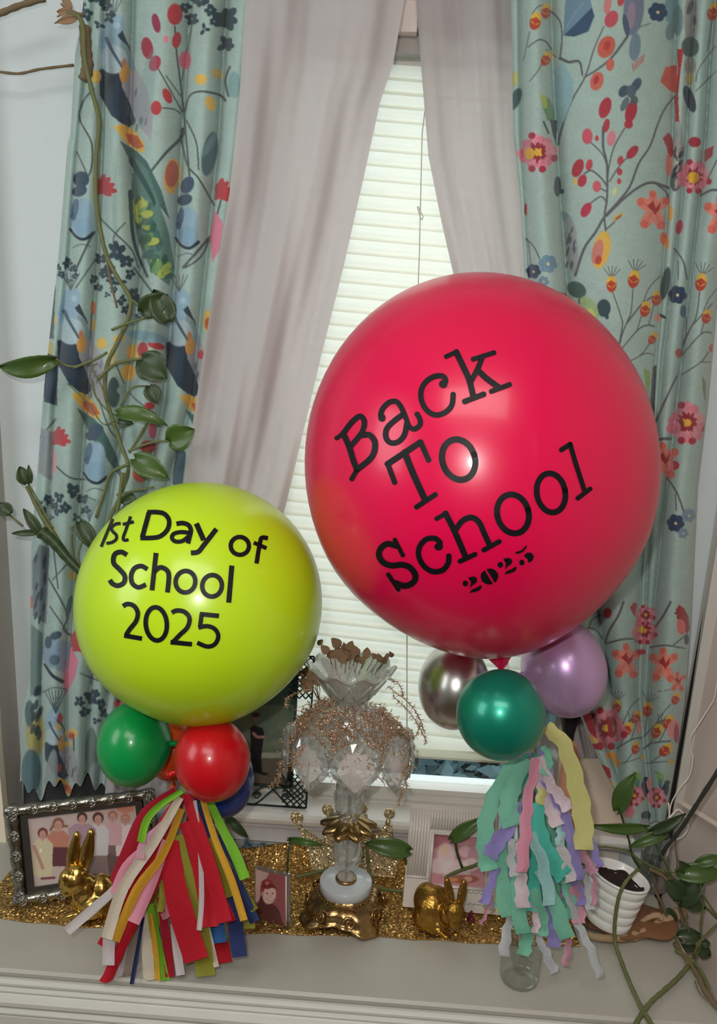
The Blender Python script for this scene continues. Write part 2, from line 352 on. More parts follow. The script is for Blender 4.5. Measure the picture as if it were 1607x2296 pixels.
bq = MB(); bq.grid(lambda u, v: Vector((-2.0+4.2*u, 2.62+0.08*math.sin(u*40)*math.cos(v*11), -1.2+1.35*v)), 60, 20); bq.build('inner_growth', mm('hedge_shade', (40, 58, 58), 0.9, var=0.6, vscale=14), hedge)
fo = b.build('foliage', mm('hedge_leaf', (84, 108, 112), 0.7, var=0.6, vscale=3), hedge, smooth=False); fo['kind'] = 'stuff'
b = MB(); b.box((-6, 1.5, -1.25), (6, 9, -1.2)); struct(b.build('ground', mm('pavement', (150, 158, 165), 0.9, var=0.2, vscale=2), smooth=False))
# ---------------------------------------------------------------- blind
YB = 1.113
blind = root('window_blind', (0.0, YB, P(905, 140, YB).z), 'white horizontal slat window blind, lowered and closed', 'blind')
blm = mat('blind_white', (242, 242, 230), 0.5, var=0.02, transl=0.62)
x0b, x1b = wx0+0.004, wx1-0.004
zt0 = P(905, 128, YB).z
b = MB(); b.box((x0b, YB-0.012, zt0-0.0), (x1b, YB+0.012, zt0+0.02)); b.build('headrail', mm('headrail_grey', (165, 163, 156), 0.5), blind, smooth=False)
rows = [168, 200, 231, 263, 296, 330, 363]
while rows[-1] < 1640: rows.append(rows[-1]+max(27.0, 34.0-(rows[-1]-363)*0.0052))
SK = 0.052
slat = None
for i, y in enumerate(rows):
    z = P(905, y, YB).z; hgt = 0.0245
    if slat is None:
        b = MB(); nn = 5; xs = [x0b+(x1b-x0b)*k/2 for k in range(3)]; vs = []
        for xx in xs:
            for k in range(nn):
                t = k/(nn-1)-0.5; vs.append((xx-(x0b+x1b)/2, 0.0042*math.cos(t*2.6)-0.0016+0.005*t*2*0.9, t*hgt))
        b.add(vs, [(c*nn+k, (c+1)*nn+k, (c+1)*nn+k+1, c*nn+k+1) for c in range(2) for k in range(nn-1)])
        me_o = b.build('slat', blm, blind, org=None); slat = me_o
        o0 = Vector(blind['_o'])
        for v in slat.data.vertices: v.co = v.co+o0
        s_ = slat
    else:
        s_ = slat.copy(); COL.objects.link(s_)
    s_.location = Vector(((x0b+x1b)/2, YB, z))-Vector(blind['_o']); s_.rotation_euler = (0, SK, 0)
zl = P(905, rows[-1]+24, YB).z
b = MB(); b.box((x0b, YB-0.006, zl-0.012), (x1b, YB+0.008, zl)); ob = b.build('bottom_rail', blm, blind, smooth=False)
cordm = mm('cord', (196, 194, 184), 0.7)
b = MB(); b.tube([P(952, 250, 1.100), P(946, 300, 1.098), P(940, 560, 1.098), P(925, 1000, 1.1), P(912, 1434, 1.1), P(912, 1640, 1.1)], 0.0008, 5); b.build('ladder_cord', cordm, blind)
b = MB(); b.tube(crv([P(935, 463, 1.097), P(940, 480, 1.095), P(945, 492, 1.095), P(948, 485, 1.095), P(941, 473, 1.097), P(938, 463, 1.097)]), 0.0007, 5); b.build('lift_cord', cordm, blind)
b = MB(); b.box((P(905, 60, YW).x-0.012, YW-0.012, zt0+0.021), (P(905, 60, YW).x+0.018, YW+0.012, zt0+0.06)); b.build('bracket', mm('bracket_pink', (228, 214, 206), 0.4), blind, smooth=False)
# ================================================================ shelf
yfr = PZ(803, 2238).y
sh = root('mantel_shelf', (0, yfr+0.15, -0.9), 'white painted wooden shelf top with moulded front edge under the window', 'shelf')
# the top, its end cut on the right
xr = PZ(1562, 2190).x; xl = -0.95
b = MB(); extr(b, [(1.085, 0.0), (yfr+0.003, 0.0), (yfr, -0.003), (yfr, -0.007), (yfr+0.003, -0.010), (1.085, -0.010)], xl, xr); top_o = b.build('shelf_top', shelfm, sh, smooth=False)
def bead(y, z, r, n=5): return [(y - r*math.sin(math.pi*i/n)*0.9, z - r + r*math.cos(math.pi*i/n)) for i in range(n+1)]
b = MB(); pr = [(1.085, -0.0101), (yfr-0.001, -0.0101)] + bead(yfr-0.001, -0.0105, 0.004) + bead(yfr-0.004, -0.0195, 0.0025) + bead(yfr-0.006, -0.026, 0.007) + bead(yfr-0.009, -0.042, 0.003) + [(yfr-0.010, -0.05), (yfr-0.010, -0.075)] + bead(yfr-0.012, -0.076, 0.006) + [(yfr-0.008, -0.09), (1.085, -0.09)]
extr(b, pr, xl-0.005, xr+0.008); b.build('moulding', mm('moulding_paint', (205, 204, 196), 0.38, var=0.05), sh, smooth=False)
b = MB(); b.box((xl+0.02, yfr+0.01, -0.9), (xr-0.01, 1.08, -0.0901)); b.build('cabinet_body', mm('moulding_paint', 0), sh, smooth=False)
# ================================================================ curtains
TEAL = (160, 188, 180)
def heightfield(valleys, L, R, amp, sharp=0.75):
    def h(px, py):
        edges = [ipl(L, py)]+[ipl(v, py) for v in valleys]+[ipl(R, py)]; out = 0.0*px
        for a, bb in zip(edges[:-1], edges[1:]):
            wv = np.maximum(bb-a, 1e-3); t = (px-a)/wv; msk = (t >= 0) & (t <= 1)
            hh = np.sin(np.pi*np.clip(t, 0, 1))**sharp*np.minimum(wv/75.0, 1.15); out = np.where(msk, hh, out)
        return out*amp
    return h
def drape(name, L, R, h, Y0, y0, y1, step, m, parent=None, label=None, bottom=None):
    ny = int((y1-y0)/step)+1; nx = int(max(ipl(R, y)-ipl(L, y) for y in range(int(y0), int(y1), 40))/step)+1
    py = np.linspace(y0, y1, ny)[:, None]*np.ones((1, nx)); u = np.linspace(0, 1, nx)[None, :]
    l = ipl(L, py[:, 0])[:, None]; r = ipl(R, py[:, 0])[:, None]; px = l+(r-l)*u
    if bottom is not None:
        bt = bottom(px[-1])[None, :]; py = y0+(py-y0)*(bt-y0)/(y1-y0)
    V = Pn(px, py, Y0-h(px, py)); o = gridmesh(name, V, m, parent, label); return o, px, py
# ---- left curtain print
NAVY = (42, 62, 80); STEM = (78, 92, 92); RED = (190, 62, 68); PINK = (222, 130, 150); YEL = (226, 184, 82); SKY = (140, 176, 196); GRY = (158, 160, 166); DKG = (52, 92, 86); ORG = (206, 104, 62)
Lc = [(-60, 196), (60, 180), (130, 168), (310, 158), (330, 152), (580, 132), (900, 98), (1250, 70), (1560, 66), (1640, 50), (1820, 44)]
Rc = [(-60, 590), (300, 552), (620, 505), (900, 462), (1080, 432), (1300, 372), (1560, 305), (1760, 258), (1820, 250)]
Vl = [[(-60, 214), (60, 205), (300, 176), (600, 152), (900, 122), (1250, 106), (1500, 92), (1820, 90)],
      [(-60, 236), (300, 230), (600, 218), (900, 193), (1250, 170), (1500, 148), (1820, 148)],
      [(-60, 300), (300, 290), (600, 318), (900, 282), (1250, 225), (1600, 198), (1820, 190)],
      [(-60, 432), (300, 408), (600, 394), (900, 368), (1250, 290), (1600, 234), (1820, 215)],
      [(-60, 512), (300, 490), (600, 460), (900, 428), (1250, 330), (1600, 262), (1820, 238)]]
cv = Cv(30, -70, 620, 1840, TEAL)
def leafy(c, x, y, n, r, col, s=1.0):
    for i in range(n):
        a = i*360/n+rnd.uniform(-25, 25); c.petal(x, y, a, r*rnd.uniform(.7, 1.15), r*0.6, col)
def bird(c, x, y, k=1.0, fl=1):
    "blue-headed bird with navy wing, orange breast patch, grey flank and long tail; (x,y) = head"
    def q(a, b): return (x+a*k*fl, y+b*k)
    c.line([q(2, 35), q(22, 75), q(40, 120), q(50, 170)], (60*k, 30*k), (122, 150, 160), .8)
    c.poly([q(-30, 110), q(-10, 100), q(15, 110), q(38, 170), q(58, 235), q(40, 250), q(0, 220), q(-28, 170)], NAVY)
    c.poly([q(20, 105), q(60, 110), q(85, 150), q(100, 220), q(95, 280), q(70, 250), q(45, 190), q(25, 150)], GRY)
    for i in range(9): c.ell(*q(55+rnd.uniform(-15, 30), 190+rnd.uniform(-40, 60)), 3*k, 11*k, (92, 104, 118), 12, .7)
    c.ell(*q(8, 0), 24*k, 26*k, SKY); c.ell(*q(-4, 40), 26*k, 40*k, SKY, 12); c.ell(*q(5, 85), 34*k, 34*k, (168, 192, 200)); c.ell(*q(12, 2), 8*k, 8*k, (176, 205, 222), 0, .7)
    c.poly([q(26, 14), q(46, 62), q(34, 44), q(20, 34), q(14, 26)], (52, 68, 82)); c.line([q(22, 32), q(40, 50), q(46, 66)], (7*k, 2*k), (52, 68, 82))
    c.line([q(-12, 34), q(0, 60), q(30, 110)], (10*k, 5*k), (70, 96, 112))
    c.ell(*q(32, 118), 12*k, 22*k, (212, 152, 72), 10); c.ell(*q(30, 92), 6*k, 10*k, (200, 130, 90), 10)
    c.poly([q(5, 245), q(30, 240), q(58, 258), q(78, 285), q(80, 310), q(60, 305), q(30, 280)], (222, 178, 70)); c.poly([q(34, 262), q(62, 268), q(78, 295), q(62, 300), q(42, 285)], (198, 92, 56))
    c.poly([q(20, 280), q(60, 305), q(85, 330), q(120, 400), q(140, 470), q(60, 360)], (70, 108, 104))
    for i in range(5): c.line([q(4, -20), q(-18+i*11, -62)], (2*k, 3*k), (90, 108, 112))
def redflower(c, x, y, k=1.0, col=RED):
    for a, l in ((-72, 30), (-48, 30), (-18, 30), (8, 34), (30, 26)): c.petal(x-2*k, y+8*k, a, l*k*1.1, 13*k, col)
    c.poly([(x-6*k, y-14*k), (x+10*k, y-2*k), (x+8*k, y+18*k), (x-8*k, y+22*k)], col)
def indigo(c, x, y, k=1.0):
    for dx, dy, n, r in ((0, 0, 7, 20), (-35, 16, 6, 14), (-20, 42, 8, 15), (22, 22, 6, 16), (30, 48, 5, 13), (8, 66, 3, 12)):
        leafy(c, x+dx*k, y+dy*k, n, r*k*1.1, (48, 72, 84)); c.ell(x+dx*k, y+dy*k, 3*k, 3*k, (110, 140, 142))
def bluebag(c, x, y, k=1.0):
    c.ell(x, y, 26*k, 44*k, SKY, 8); c.ell(x+6*k, y+26*k, 22*k, 24*k, (128, 168, 196), 0, .8); c.ell(x-14*k, y-20*k, 8*k, 22*k, (70, 100, 130), 8, .8)
    c.ell(x-4*k, y-60*k, 18*k, 13*k, (62, 84, 108), -20); c.line([(x-26*k, y+30*k), (x-12*k, y+48*k), (x+8*k, y+54*k), (x+28*k, y+40*k)], (5*k, 8*k), (38, 54, 72))
    c.ell(x-18*k, y+0*k, 6*k, 10*k, (60, 88, 120), 0, .8); c.line([(x-20*k, y+74*k), (x, y+66*k), (x+22*k, y+72*k)], 2.5*k, (90, 112, 118))
for bx, by, kk in ((165, 110, 4),): pass
# stems
for pts, wd in (([(425, 460-60), (412, 250), (405, 190), (396, 120), (392, 60)], 4), ([(408, 250), (375, 190), (352, 150)], 3), ([(405, 215), (372, 170)], 2.5), ([(408, 180), (420, 110), (434, 40)], 2.5),
    ([(410, 290), (405, 310), (370, 345), (330, 395)], (9, 5)), ([(405, 305), (420, 370), (445, 400), (480, 460)], 4), ([(418, 270), (440, 320), (445, 380)], 3.5), ([(415, 250), (425, 215), (450, 205), (490, 212), (505, 225)], (3.5, 6)), ([(405, 255), (390, 245), (365, 242)], 3),
    ([(210, 200), (188, 225), (178, 265), (205, 320), (205, 375), (195, 400)], 4), ([(172, 340), (195, 390)], 3), ([(215, 480), (255, 520), (295, 560), (310, 600)], 3.5), ([(280, 500), (255, 530), (258, 560)], 3), ([(172, 600), (200, 540), (212, 520)], 5),
    ([(505, 415), (460, 560), (415, 600)], 4), ([(410, 600), (450, 555), (472, 530)], (5, 7)), ([(160, 660), (215, 580)], 3), ([(505, 650), (470, 780), (440, 850)], 3),
    ([(345, 660), (300, 600)], 4), ([(250, 790), (290, 880), (350, 930)], 3), ([(125, 940), (90, 980)], 4), ([(90, 1020), (115, 1000)], 5), ([(120, 1040), (155, 1070), (190, 1075)], 3.5),
    ([(205, 700), (207, 830), (240, 950), (265, 985)], 3), ([(130, 1320), (118, 1210)], 3), ([(105, 1290), (150, 1375), (142, 1410), (160, 1425)], 4), ([(112, 1360), (150, 1415)], 3), ([(118, 1300), (150, 1265)], 3), ([(180, 1510), (230, 1530), (240, 1535)], 3), ([(205, 1535), (208, 1510), (225, 1500)], 3),
    ([(165, 1650), (166, 1720)], 3.5), ([(130, 1700), (150, 1735), (175, 1745)], 3), ([(190, 1735), (215, 1680)], 3)): cv.line(pts, wd, STEM)
bird(cv, 250, 55, 0.93); bird(cv, 155, 668, 0.88); bird(cv, 398, 672, 0.88); bird(cv, 118, 1600, 0.60)
# top cluster, berries
indigo(cv, 215, -10, 1.0); indigo(cv, 450, 0, 1.0); leafy(cv, 505, 40, 7, 30, (52, 74, 86)); leafy(cv, 508, 100, 5, 22, (56, 78, 88)); cv.ell(525, 190, 14, 30, (128, 168, 168), 0); cv.line([(515, 150), (505, 180), (512, 215)], 5, (70, 96, 108))
for x, y, rx, ry, a, c in ((392, 32, 17, 24, 0, RED), (350, 52, 9, 22, -12, (150, 50, 80)), (330, 108, 13, 25, -10, (168, 48, 68)), (347, 142, 13, 18, 20, (176, 54, 80)), (396, 90, 10, 18, 10, RED), (415, 135, 14, 20, 0, (208, 110, 130)), (372, 88, 6, 8, 0, PINK), (375, 215, 9, 18, -25, RED), (350, 242, 12, 16, 0, RED),
    (216, 172, 11, 15, 0, YEL), (450, 178, 14, 12, 0, YEL), (487, 165, 13, 11, 30, (206, 176, 96)), (472, 232, 11, 17, -20, YEL), (386, 395, 18, 40, 6, (220, 172, 84)), (385, 390, 15, 30, 6, (190, 100, 80)), (470, 345, 17, 50, 10, (84, 118, 128)), (470, 325, 8, 30, 30, (108, 146, 150)),
    (182, 402, 18, 18, -15, (56, 80, 100)), (420, 415, 14, 20, 25, (60, 84, 112))): cv.ell(x, y, rx, ry, c, a)
bluebag(cv, 182, 485, 0.95); bluebag(cv, 418, 505, 0.95)
redflower(cv, 226, 415, 1.05); redflower(cv, 490, 425, 1.1); cv.poly([(480, 470), (500, 500), (492, 560), (476, 590), (470, 530)], (216, 120, 142))
# green tail
cv.poly([(300, 350), (330, 380), (355, 450), (378, 520), (392, 600), (378, 640), (340, 610), (310, 540), (292, 450)], (88, 130, 118))
for i in range(60):
    t = rnd.random(); cv.ell(312+t*55+rnd.uniform(-18, 18), 450+t*170, rnd.uniform(5, 11), rnd.uniform(7, 18), rnd.choice([(178, 196, 74), (206, 208, 80), (112, 160, 92), (58, 104, 96), (44, 96, 70)]), rnd.uniform(0, 90), .8)
cv.line([(292, 430), (300, 540), (330, 620)], (10, 5), (40, 74, 84)); cv.line([(295, 360), (340, 440), (345, 460)], (14, 4), (46, 84, 82))
indigo(cv, 262, 565, 1.0); indigo(cv, 235, 615, 0.7); indigo(cv, 300, 660, 0.8); indigo(cv, 150, 590, 0.6); cv.ell(330, 200, 16, 90, (120, 150, 150), 8, .35)
for x, y, rx, ry, a, c in ((228, 770, 12, 13, 0, YEL), (267, 758, 14, 8, -20, YEL), (298, 790, 14, 18, 0, YEL), (288, 835, 17, 18, 20, (222, 176, 70)), (250, 800, 11, 30, 12, (190, 186, 132)), (320, 785, 12, 18, 0, RED), (350, 775, 20, 8, 15, RED), (330, 755, 45, 12, 10, (126, 168, 182)),
    (208, 690, 5, 16, 0, (205, 110, 70)), (211, 730, 4, 14, 0, YEL), (465, 720, 10, 24, 0, YEL), (466, 726, 7, 14, 0, (196, 92, 60)), (450, 795, 7, 10, 0, RED), (118, 715, 8, 18, 0, YEL), (112, 785, 8, 20, 0, (190, 180, 110)),
    (335, 910, 12, 8, 0, RED), (342, 965, 9, 18, 0, (206, 80, 110)), (332, 1002, 18, 14, 0, (190, 70, 66)), (312, 1065, 14, 18, -30, (204, 92, 76)), (215, 965, 18, 14, -25, (62, 84, 108)), (120, 1035, 7, 28, 0, (224, 150, 150)),
    (255, 880, 14, 34, 0, (70, 96, 96)), (285, 870, 24, 12, -20, (150, 180, 172))): cv.ell(x, y, rx, ry, c, a)
cv.poly([(100, 790), (130, 800), (128, 910), (98, 900)], (56, 76, 92)); cv.poly([(92, 960), (122, 970), (118, 1080), (86, 1060)], (140, 150, 156)); cv.poly([(95, 640), (125, 640), (120, 760), (92, 760)], (84, 108, 116))
redflower(cv, 126, 978, 0.95); bluebag(cv, 212, 1032, 0.95); cv.line([(405, 1020), (398, 1080)], (30, 18), (70, 96, 110))
indigo(cv, 165, 1100, 0.9); indigo(cv, 110, 1120, 0.6)
for i in range(7): cv.line([(200, 1170), (185+i*6, 1120)], 1.5, (92, 110, 116))
cv.line([(182, 1120), (200, 1116), (214, 1122)], 3, (90, 120, 120))
# lower left
for x, y, rx, ry, a, c in ((160, 1290, 8, 12, -20, YEL), (115, 1190, 10, 20, -30, (200, 176, 90)), (72, 1350, 8, 14, 0, (200, 110, 84)), (155, 1360, 6, 26, 12, (78, 106, 106)), (117, 1465, 24, 34, 0, (130, 160, 180)), (140, 1470, 26, 36, 0, (128, 160, 184)), (122, 1480, 12, 12, 0, (80, 110, 128)), (108, 1440, 8, 14, 0, (58, 84, 104)), (125, 1425, 14, 9, -20, (58, 80, 100)),
    (268, 1578, 14, 9, 0, (210, 96, 100)), (135, 1610, 6, 11, 0, RED), (131, 1630, 6, 8, 0, YEL), (160, 1645, 14, 11, 0, YEL), (160, 1650, 7, 8, 0, (190, 62, 50)), (152, 1668, 10, 6, 0, YEL), (133, 1722, 6, 9, 0, RED), (80, 1645, 22, 50, 0, (178, 168, 92)), (66, 1600, 10, 30, 0, (72, 100, 104)), (70, 1730, 22, 50, 0, (74, 108, 118)), (205, 1690, 14, 60, 0, (98, 124, 116)), (215, 1740, 16, 30, 0, (140, 160, 160)), (115, 1740, 14, 60, 6, (140, 156, 156))): cv.ell(x, y, rx, ry, c, a, .9)
cv.line([(100, 1490), (118, 1515), (140, 1528)], (5, 9), (44, 62, 78)); cv.poly([(88, 1220), (112, 1230), (104, 1400), (74, 1380), (72, 1260)], (112, 128, 136)); cv.poly([(70, 1400), (96, 1420), (92, 1560), (68, 1560)], (96, 124, 122), .8)
for i in range(16): cv.ell(88+rnd.uniform(-12, 14), 1250+rnd.uniform(0, 140), 3, 10, (60, 74, 86), 15, .8)
for i in range(14): cv.ell(80+rnd.uniform(-10, 14), 1540+rnd.uniform(0, 110), 5, 12, (44, 66, 78), 15, .7)
redflower(cv, 170, 1440, 1.05); redflower(cv, 165, 1432, .9); cv.poly([(158, 1450), (176, 1480), (168, 1520), (148, 1560), (143, 1520)], (224, 120, 148))
for i in range(7): cv.line([(125, 1600), (100+i*8, 1548)], 1.8, (70, 92, 98))
cv.line([(95, 1552), (120, 1542), (148, 1545)], 2.5, (80, 104, 108)); indigo(cv, 208, 1560, 0.85)
cv.mute(0.14)
cloth = mat('printed_cotton', TEAL, 0.85, var=0.05, vscale=60, bump=0.25, bscale=900, attr=True, sheen=0.2, transl=0.08)
def bot_l(px): return 1775+14*np.sin(px*0.09)+12*np.sin(px*0.21+1)-0.12*(px-50)
hl = heightfield(Vl, Lc, Rc, 0.034)
lc, px, py = drape('floral_curtain', Lc, Rc, hl, 1.046, -190, 1800, 2.0, cloth, bottom=bot_l)
set_col(lc, cv.sample(px, py).reshape(-1, 3))
tag(lc, 'teal cotton curtain printed with birds and flowers hanging left of the window', 'curtain', 'floral curtains')
# ---- right curtain print
Lr = [(-60, 1140), (0, 1145), (300, 1150), (450, 1166), (600, 1175), (1100, 1200), (1400, 1240), (1590, 1292), (1700, 1338), (1850, 1412)]
Rr = [(-60, 1720), (300, 1668), (640, 1610), (900, 1586), (1090, 1563), (1400, 1548), (1580, 1535), (1750, 1508), (1850, 1488)]
Vr = [[(-60, 1166), (300, 1170), (600, 1186), (1100, 1216), (1400, 1262), (1590, 1322), (1850, 1425)],
      [(-60, 1234), (150, 1238), (300, 1247), (450, 1256), (600, 1268), (900, 1290), (1200, 1310), (1400, 1345), (1560, 1372), (1700, 1386), (1850, 1400)],
      [(-60, 1518), (130, 1512), (300, 1508), (450, 1496), (600, 1487), (800, 1470), (1000, 1458), (1300, 1436), (1560, 1425), (1700, 1440), (1850, 1455)],
      [(-60, 1560), (130, 1548), (300, 1540), (450, 1528), (600, 1512), (800, 1486), (1000, 1470), (1300, 1450), (1560, 1442), (1700, 1452), (1850, 1464)],
      [(-60, 1608), (130, 1592), (300, 1582), (450, 1568), (640, 1546), (900, 1518), (1150, 1488), (1350, 1468), (1560, 1450), (1700, 1456), (1850, 1470)]]
cr = Cv(1120, -70, 1740, 1870, TEAL)
def bud(c, x, y, a=-75, s=1.0, k=1.0, hair=False):
    A = math.radians(a); ca, sa = math.cos(A), math.sin(A)
    if hair:
        for d in (-38, -16, 4, 24, 44):
            B = math.radians(a+d); c.line([(x+ca*13*s, y+sa*13*s), (x+ca*13*s+math.cos(B)*26*s, y+sa*13*s+math.sin(B)*26*s)], (1.5*s, 0.8*s), (62, 62, 66), 1, False)
    c.ell(x, y, 16*s, 10.5*s, (188, 66, 46), a); c.ell(x+ca*6*s, y+sa*6*s, 12*s, 10*s, (226, 182, 66), a)
    c.poly([(x+ca*2*s-sa*10*s, y+sa*2*s+ca*10*s), (x+ca*9*s, y+sa*9*s), (x+ca*2*s+sa*10*s, y+sa*2*s-ca*10*s), (x-ca*6*s, y-sa*6*s)], (188, 66, 46))
def poppy(c, x, y, k, seed=0):
    r = random.Random(seed)
    for i in range(16):
        a = i*22.5+r.uniform(-8, 8); c.petal(x, y, a, k*r.uniform(.8, 1.12), k*.62, (214, 120, 138) if i % 3 else (224, 140, 154))
    for i in range(34):
        a = r.uniform(0, 360); c.line([(x, y), (x+math.cos(math.radians(a))*k*r.uniform(.5, 1), y+math.sin(math.radians(a))*k*r.uniform(.5, 1))], (2.5, 1), (232, 160, 168), .6, False)
    for a in (75, 250, 20, 110): c.petal(x+math.cos(math.radians(a))*k*.75, y+math.sin(math.radians(a))*k*.75, a, k*.35, k*.38, (176, 46, 66))
    for i in range(18): c.petal(x, y, i*20+r.uniform(-8, 8), k*r.uniform(.38, .62), k*.17, (164, 40, 52) if i % 3 else (130, 60, 72))
    c.ell(x, y, k*.2, k*.18, (228, 170, 50)); 
    for i in range(8): c.ell(x+r.uniform(-1, 1)*k*.2, y+r.uniform(-1, 1)*k*.18, k*.05, k*.05, (236, 190, 70))
def coral(c, x, y, k):
    for a, l, wd in ((-95, 1.0, .48), (-150, 1.0, .6), (-35, .95, .55), (122, 1.15, .6), (66, 1.15, .6)):
        c.petal(x, y, a, k*l, k*wd, (232, 136, 118)); c.petal(x+math.cos(math.radians(a))*k*l*.62, y+math.sin(math.radians(a))*k*l*.62, a, k*l*.38, k*wd*.8, (222, 96, 76), .7)
        for d in (-6, 4): c.line([(x, y), (x+math.cos(math.radians(a+d))*k*l*.8, y+math.sin(math.radians(a+d))*k*l*.8)], 1, (200, 70, 60), .7, False)
    c.poly([(x-k*.35, y-k*.15), (x-k*.05, y-k*.45), (x+k*.1, y-k*.05), (x+k*.35, y-k*.4), (x+k*.3, y), (x+k*.05, y+k*.3), (x-k*.05, y+k*.1)], (178, 48, 50))
def pansy(c, x, y, k, col):
    for a in range(0, 360, 60): c.petal(x, y, a+10, k, k*.9, col)
    c.ell(x, y, k*.7, k*.8, col); c.ell(x+1, y+2, k*.16, k*.16, (225, 212, 140))
SR = (92, 98, 100)
cr.org(1150, 0, 3.516)
for pts, wd in (([(715, 210), (640, 380), (570, 600), (480, 760), (420, 900), (370, 1060), (355, 1140)], (9, 18)), ([(900, 290), (780, 450), (660, 550), (560, 610)], (20, 12)), ([(545, 590), (530, 500), (500, 480), (440, 490), (370, 460)], (14, 26)), ([(370, 460), (385, 300), (370, 170), (300, 90)], 12),
    ([(1290, 740), (1200, 850), (1140, 980), (1080, 1150), (990, 1290), (920, 1470), (820, 1600), (720, 1710), (650, 1830), (560, 1960), (490, 2170)], (12, 22)), ([(1220, 1480), (1100, 1440), (1000, 1470), (880, 1560), (740, 1700)], (24, 16)), ([(1140, 1460), (1210, 1520), (1225, 1600)], 14),
    ([(710, 1000), (710, 1160), (740, 1300), (740, 1560), (720, 1700), (730, 1820)], (20, 14)), ([(880, 1010), (800, 1150), (760, 1290), (745, 1400)], 11), ([(610, 1120), (700, 1210), (735, 1290)], 10), ([(560, 1370), (620, 1345), (700, 1410), (740, 1470)], 13), ([(680, 1480), (735, 1510)], 12), ([(600, 1610), (690, 1550), (735, 1590)], 12),
    ([(900, 1240), (830, 1320), (760, 1430)], 11), ([(800, 1750), (730, 1810)], 12), ([(130, 250), (80, 480)], 7), ([(120, 370), (200, 315), (260, 330), (300, 390)], (10, 14)), ([(230, 500), (180, 580), (130, 640)], 8), ([(150, 110), (200, 50), (280, 40)], 8), ([(340, 450), (260, 390)], 8), ([(1080, 185), (990, 215)], 7),
    ([(100, 1880), (160, 1940), (210, 2040)], 10), ([(120, 1900), (140, 2080)], 7), ([(1570, 150), (1530, 400)], 8), ([(1600, 360), (1470, 530), (1440, 640)], 8), ([(1600, 560), (1440, 720)], 8), ([(1607, 1260), (1500, 1480)], 10), ([(1480, 1540), (1560, 1500), (1640, 1500)], 20),
    ([(1270, 1960), (1340, 2060), (1370, 2200)], 12), ([(1300, 2060), (1300, 2200)], 8)): cr.line(pts, wd, SR)
bud(cr, 175, 170, -75, 4.2); bud(cr, 260, 90, -80, 3.6); bud(cr, 262, 465, -60, 3.6); bud(cr, 1575, 95, -75, 4.2)
cr.poly([(410, 0), (440, -60), (600, -40), (640, 120), (600, 240), (480, 290), (395, 280)], (104, 140, 162)); cr.poly([(400, 280), (520, 160), (620, 60), (640, 130), (590, 250), (480, 290)], (56, 84, 114)); cr.line([(560, 20), (480, 110), (420, 220)], 5, (140, 172, 184))
cr.poly([(330, 540), (390, 490), (480, 640), (470, 780), (400, 960), (345, 1000), (325, 800)], (134, 176, 184), .9)
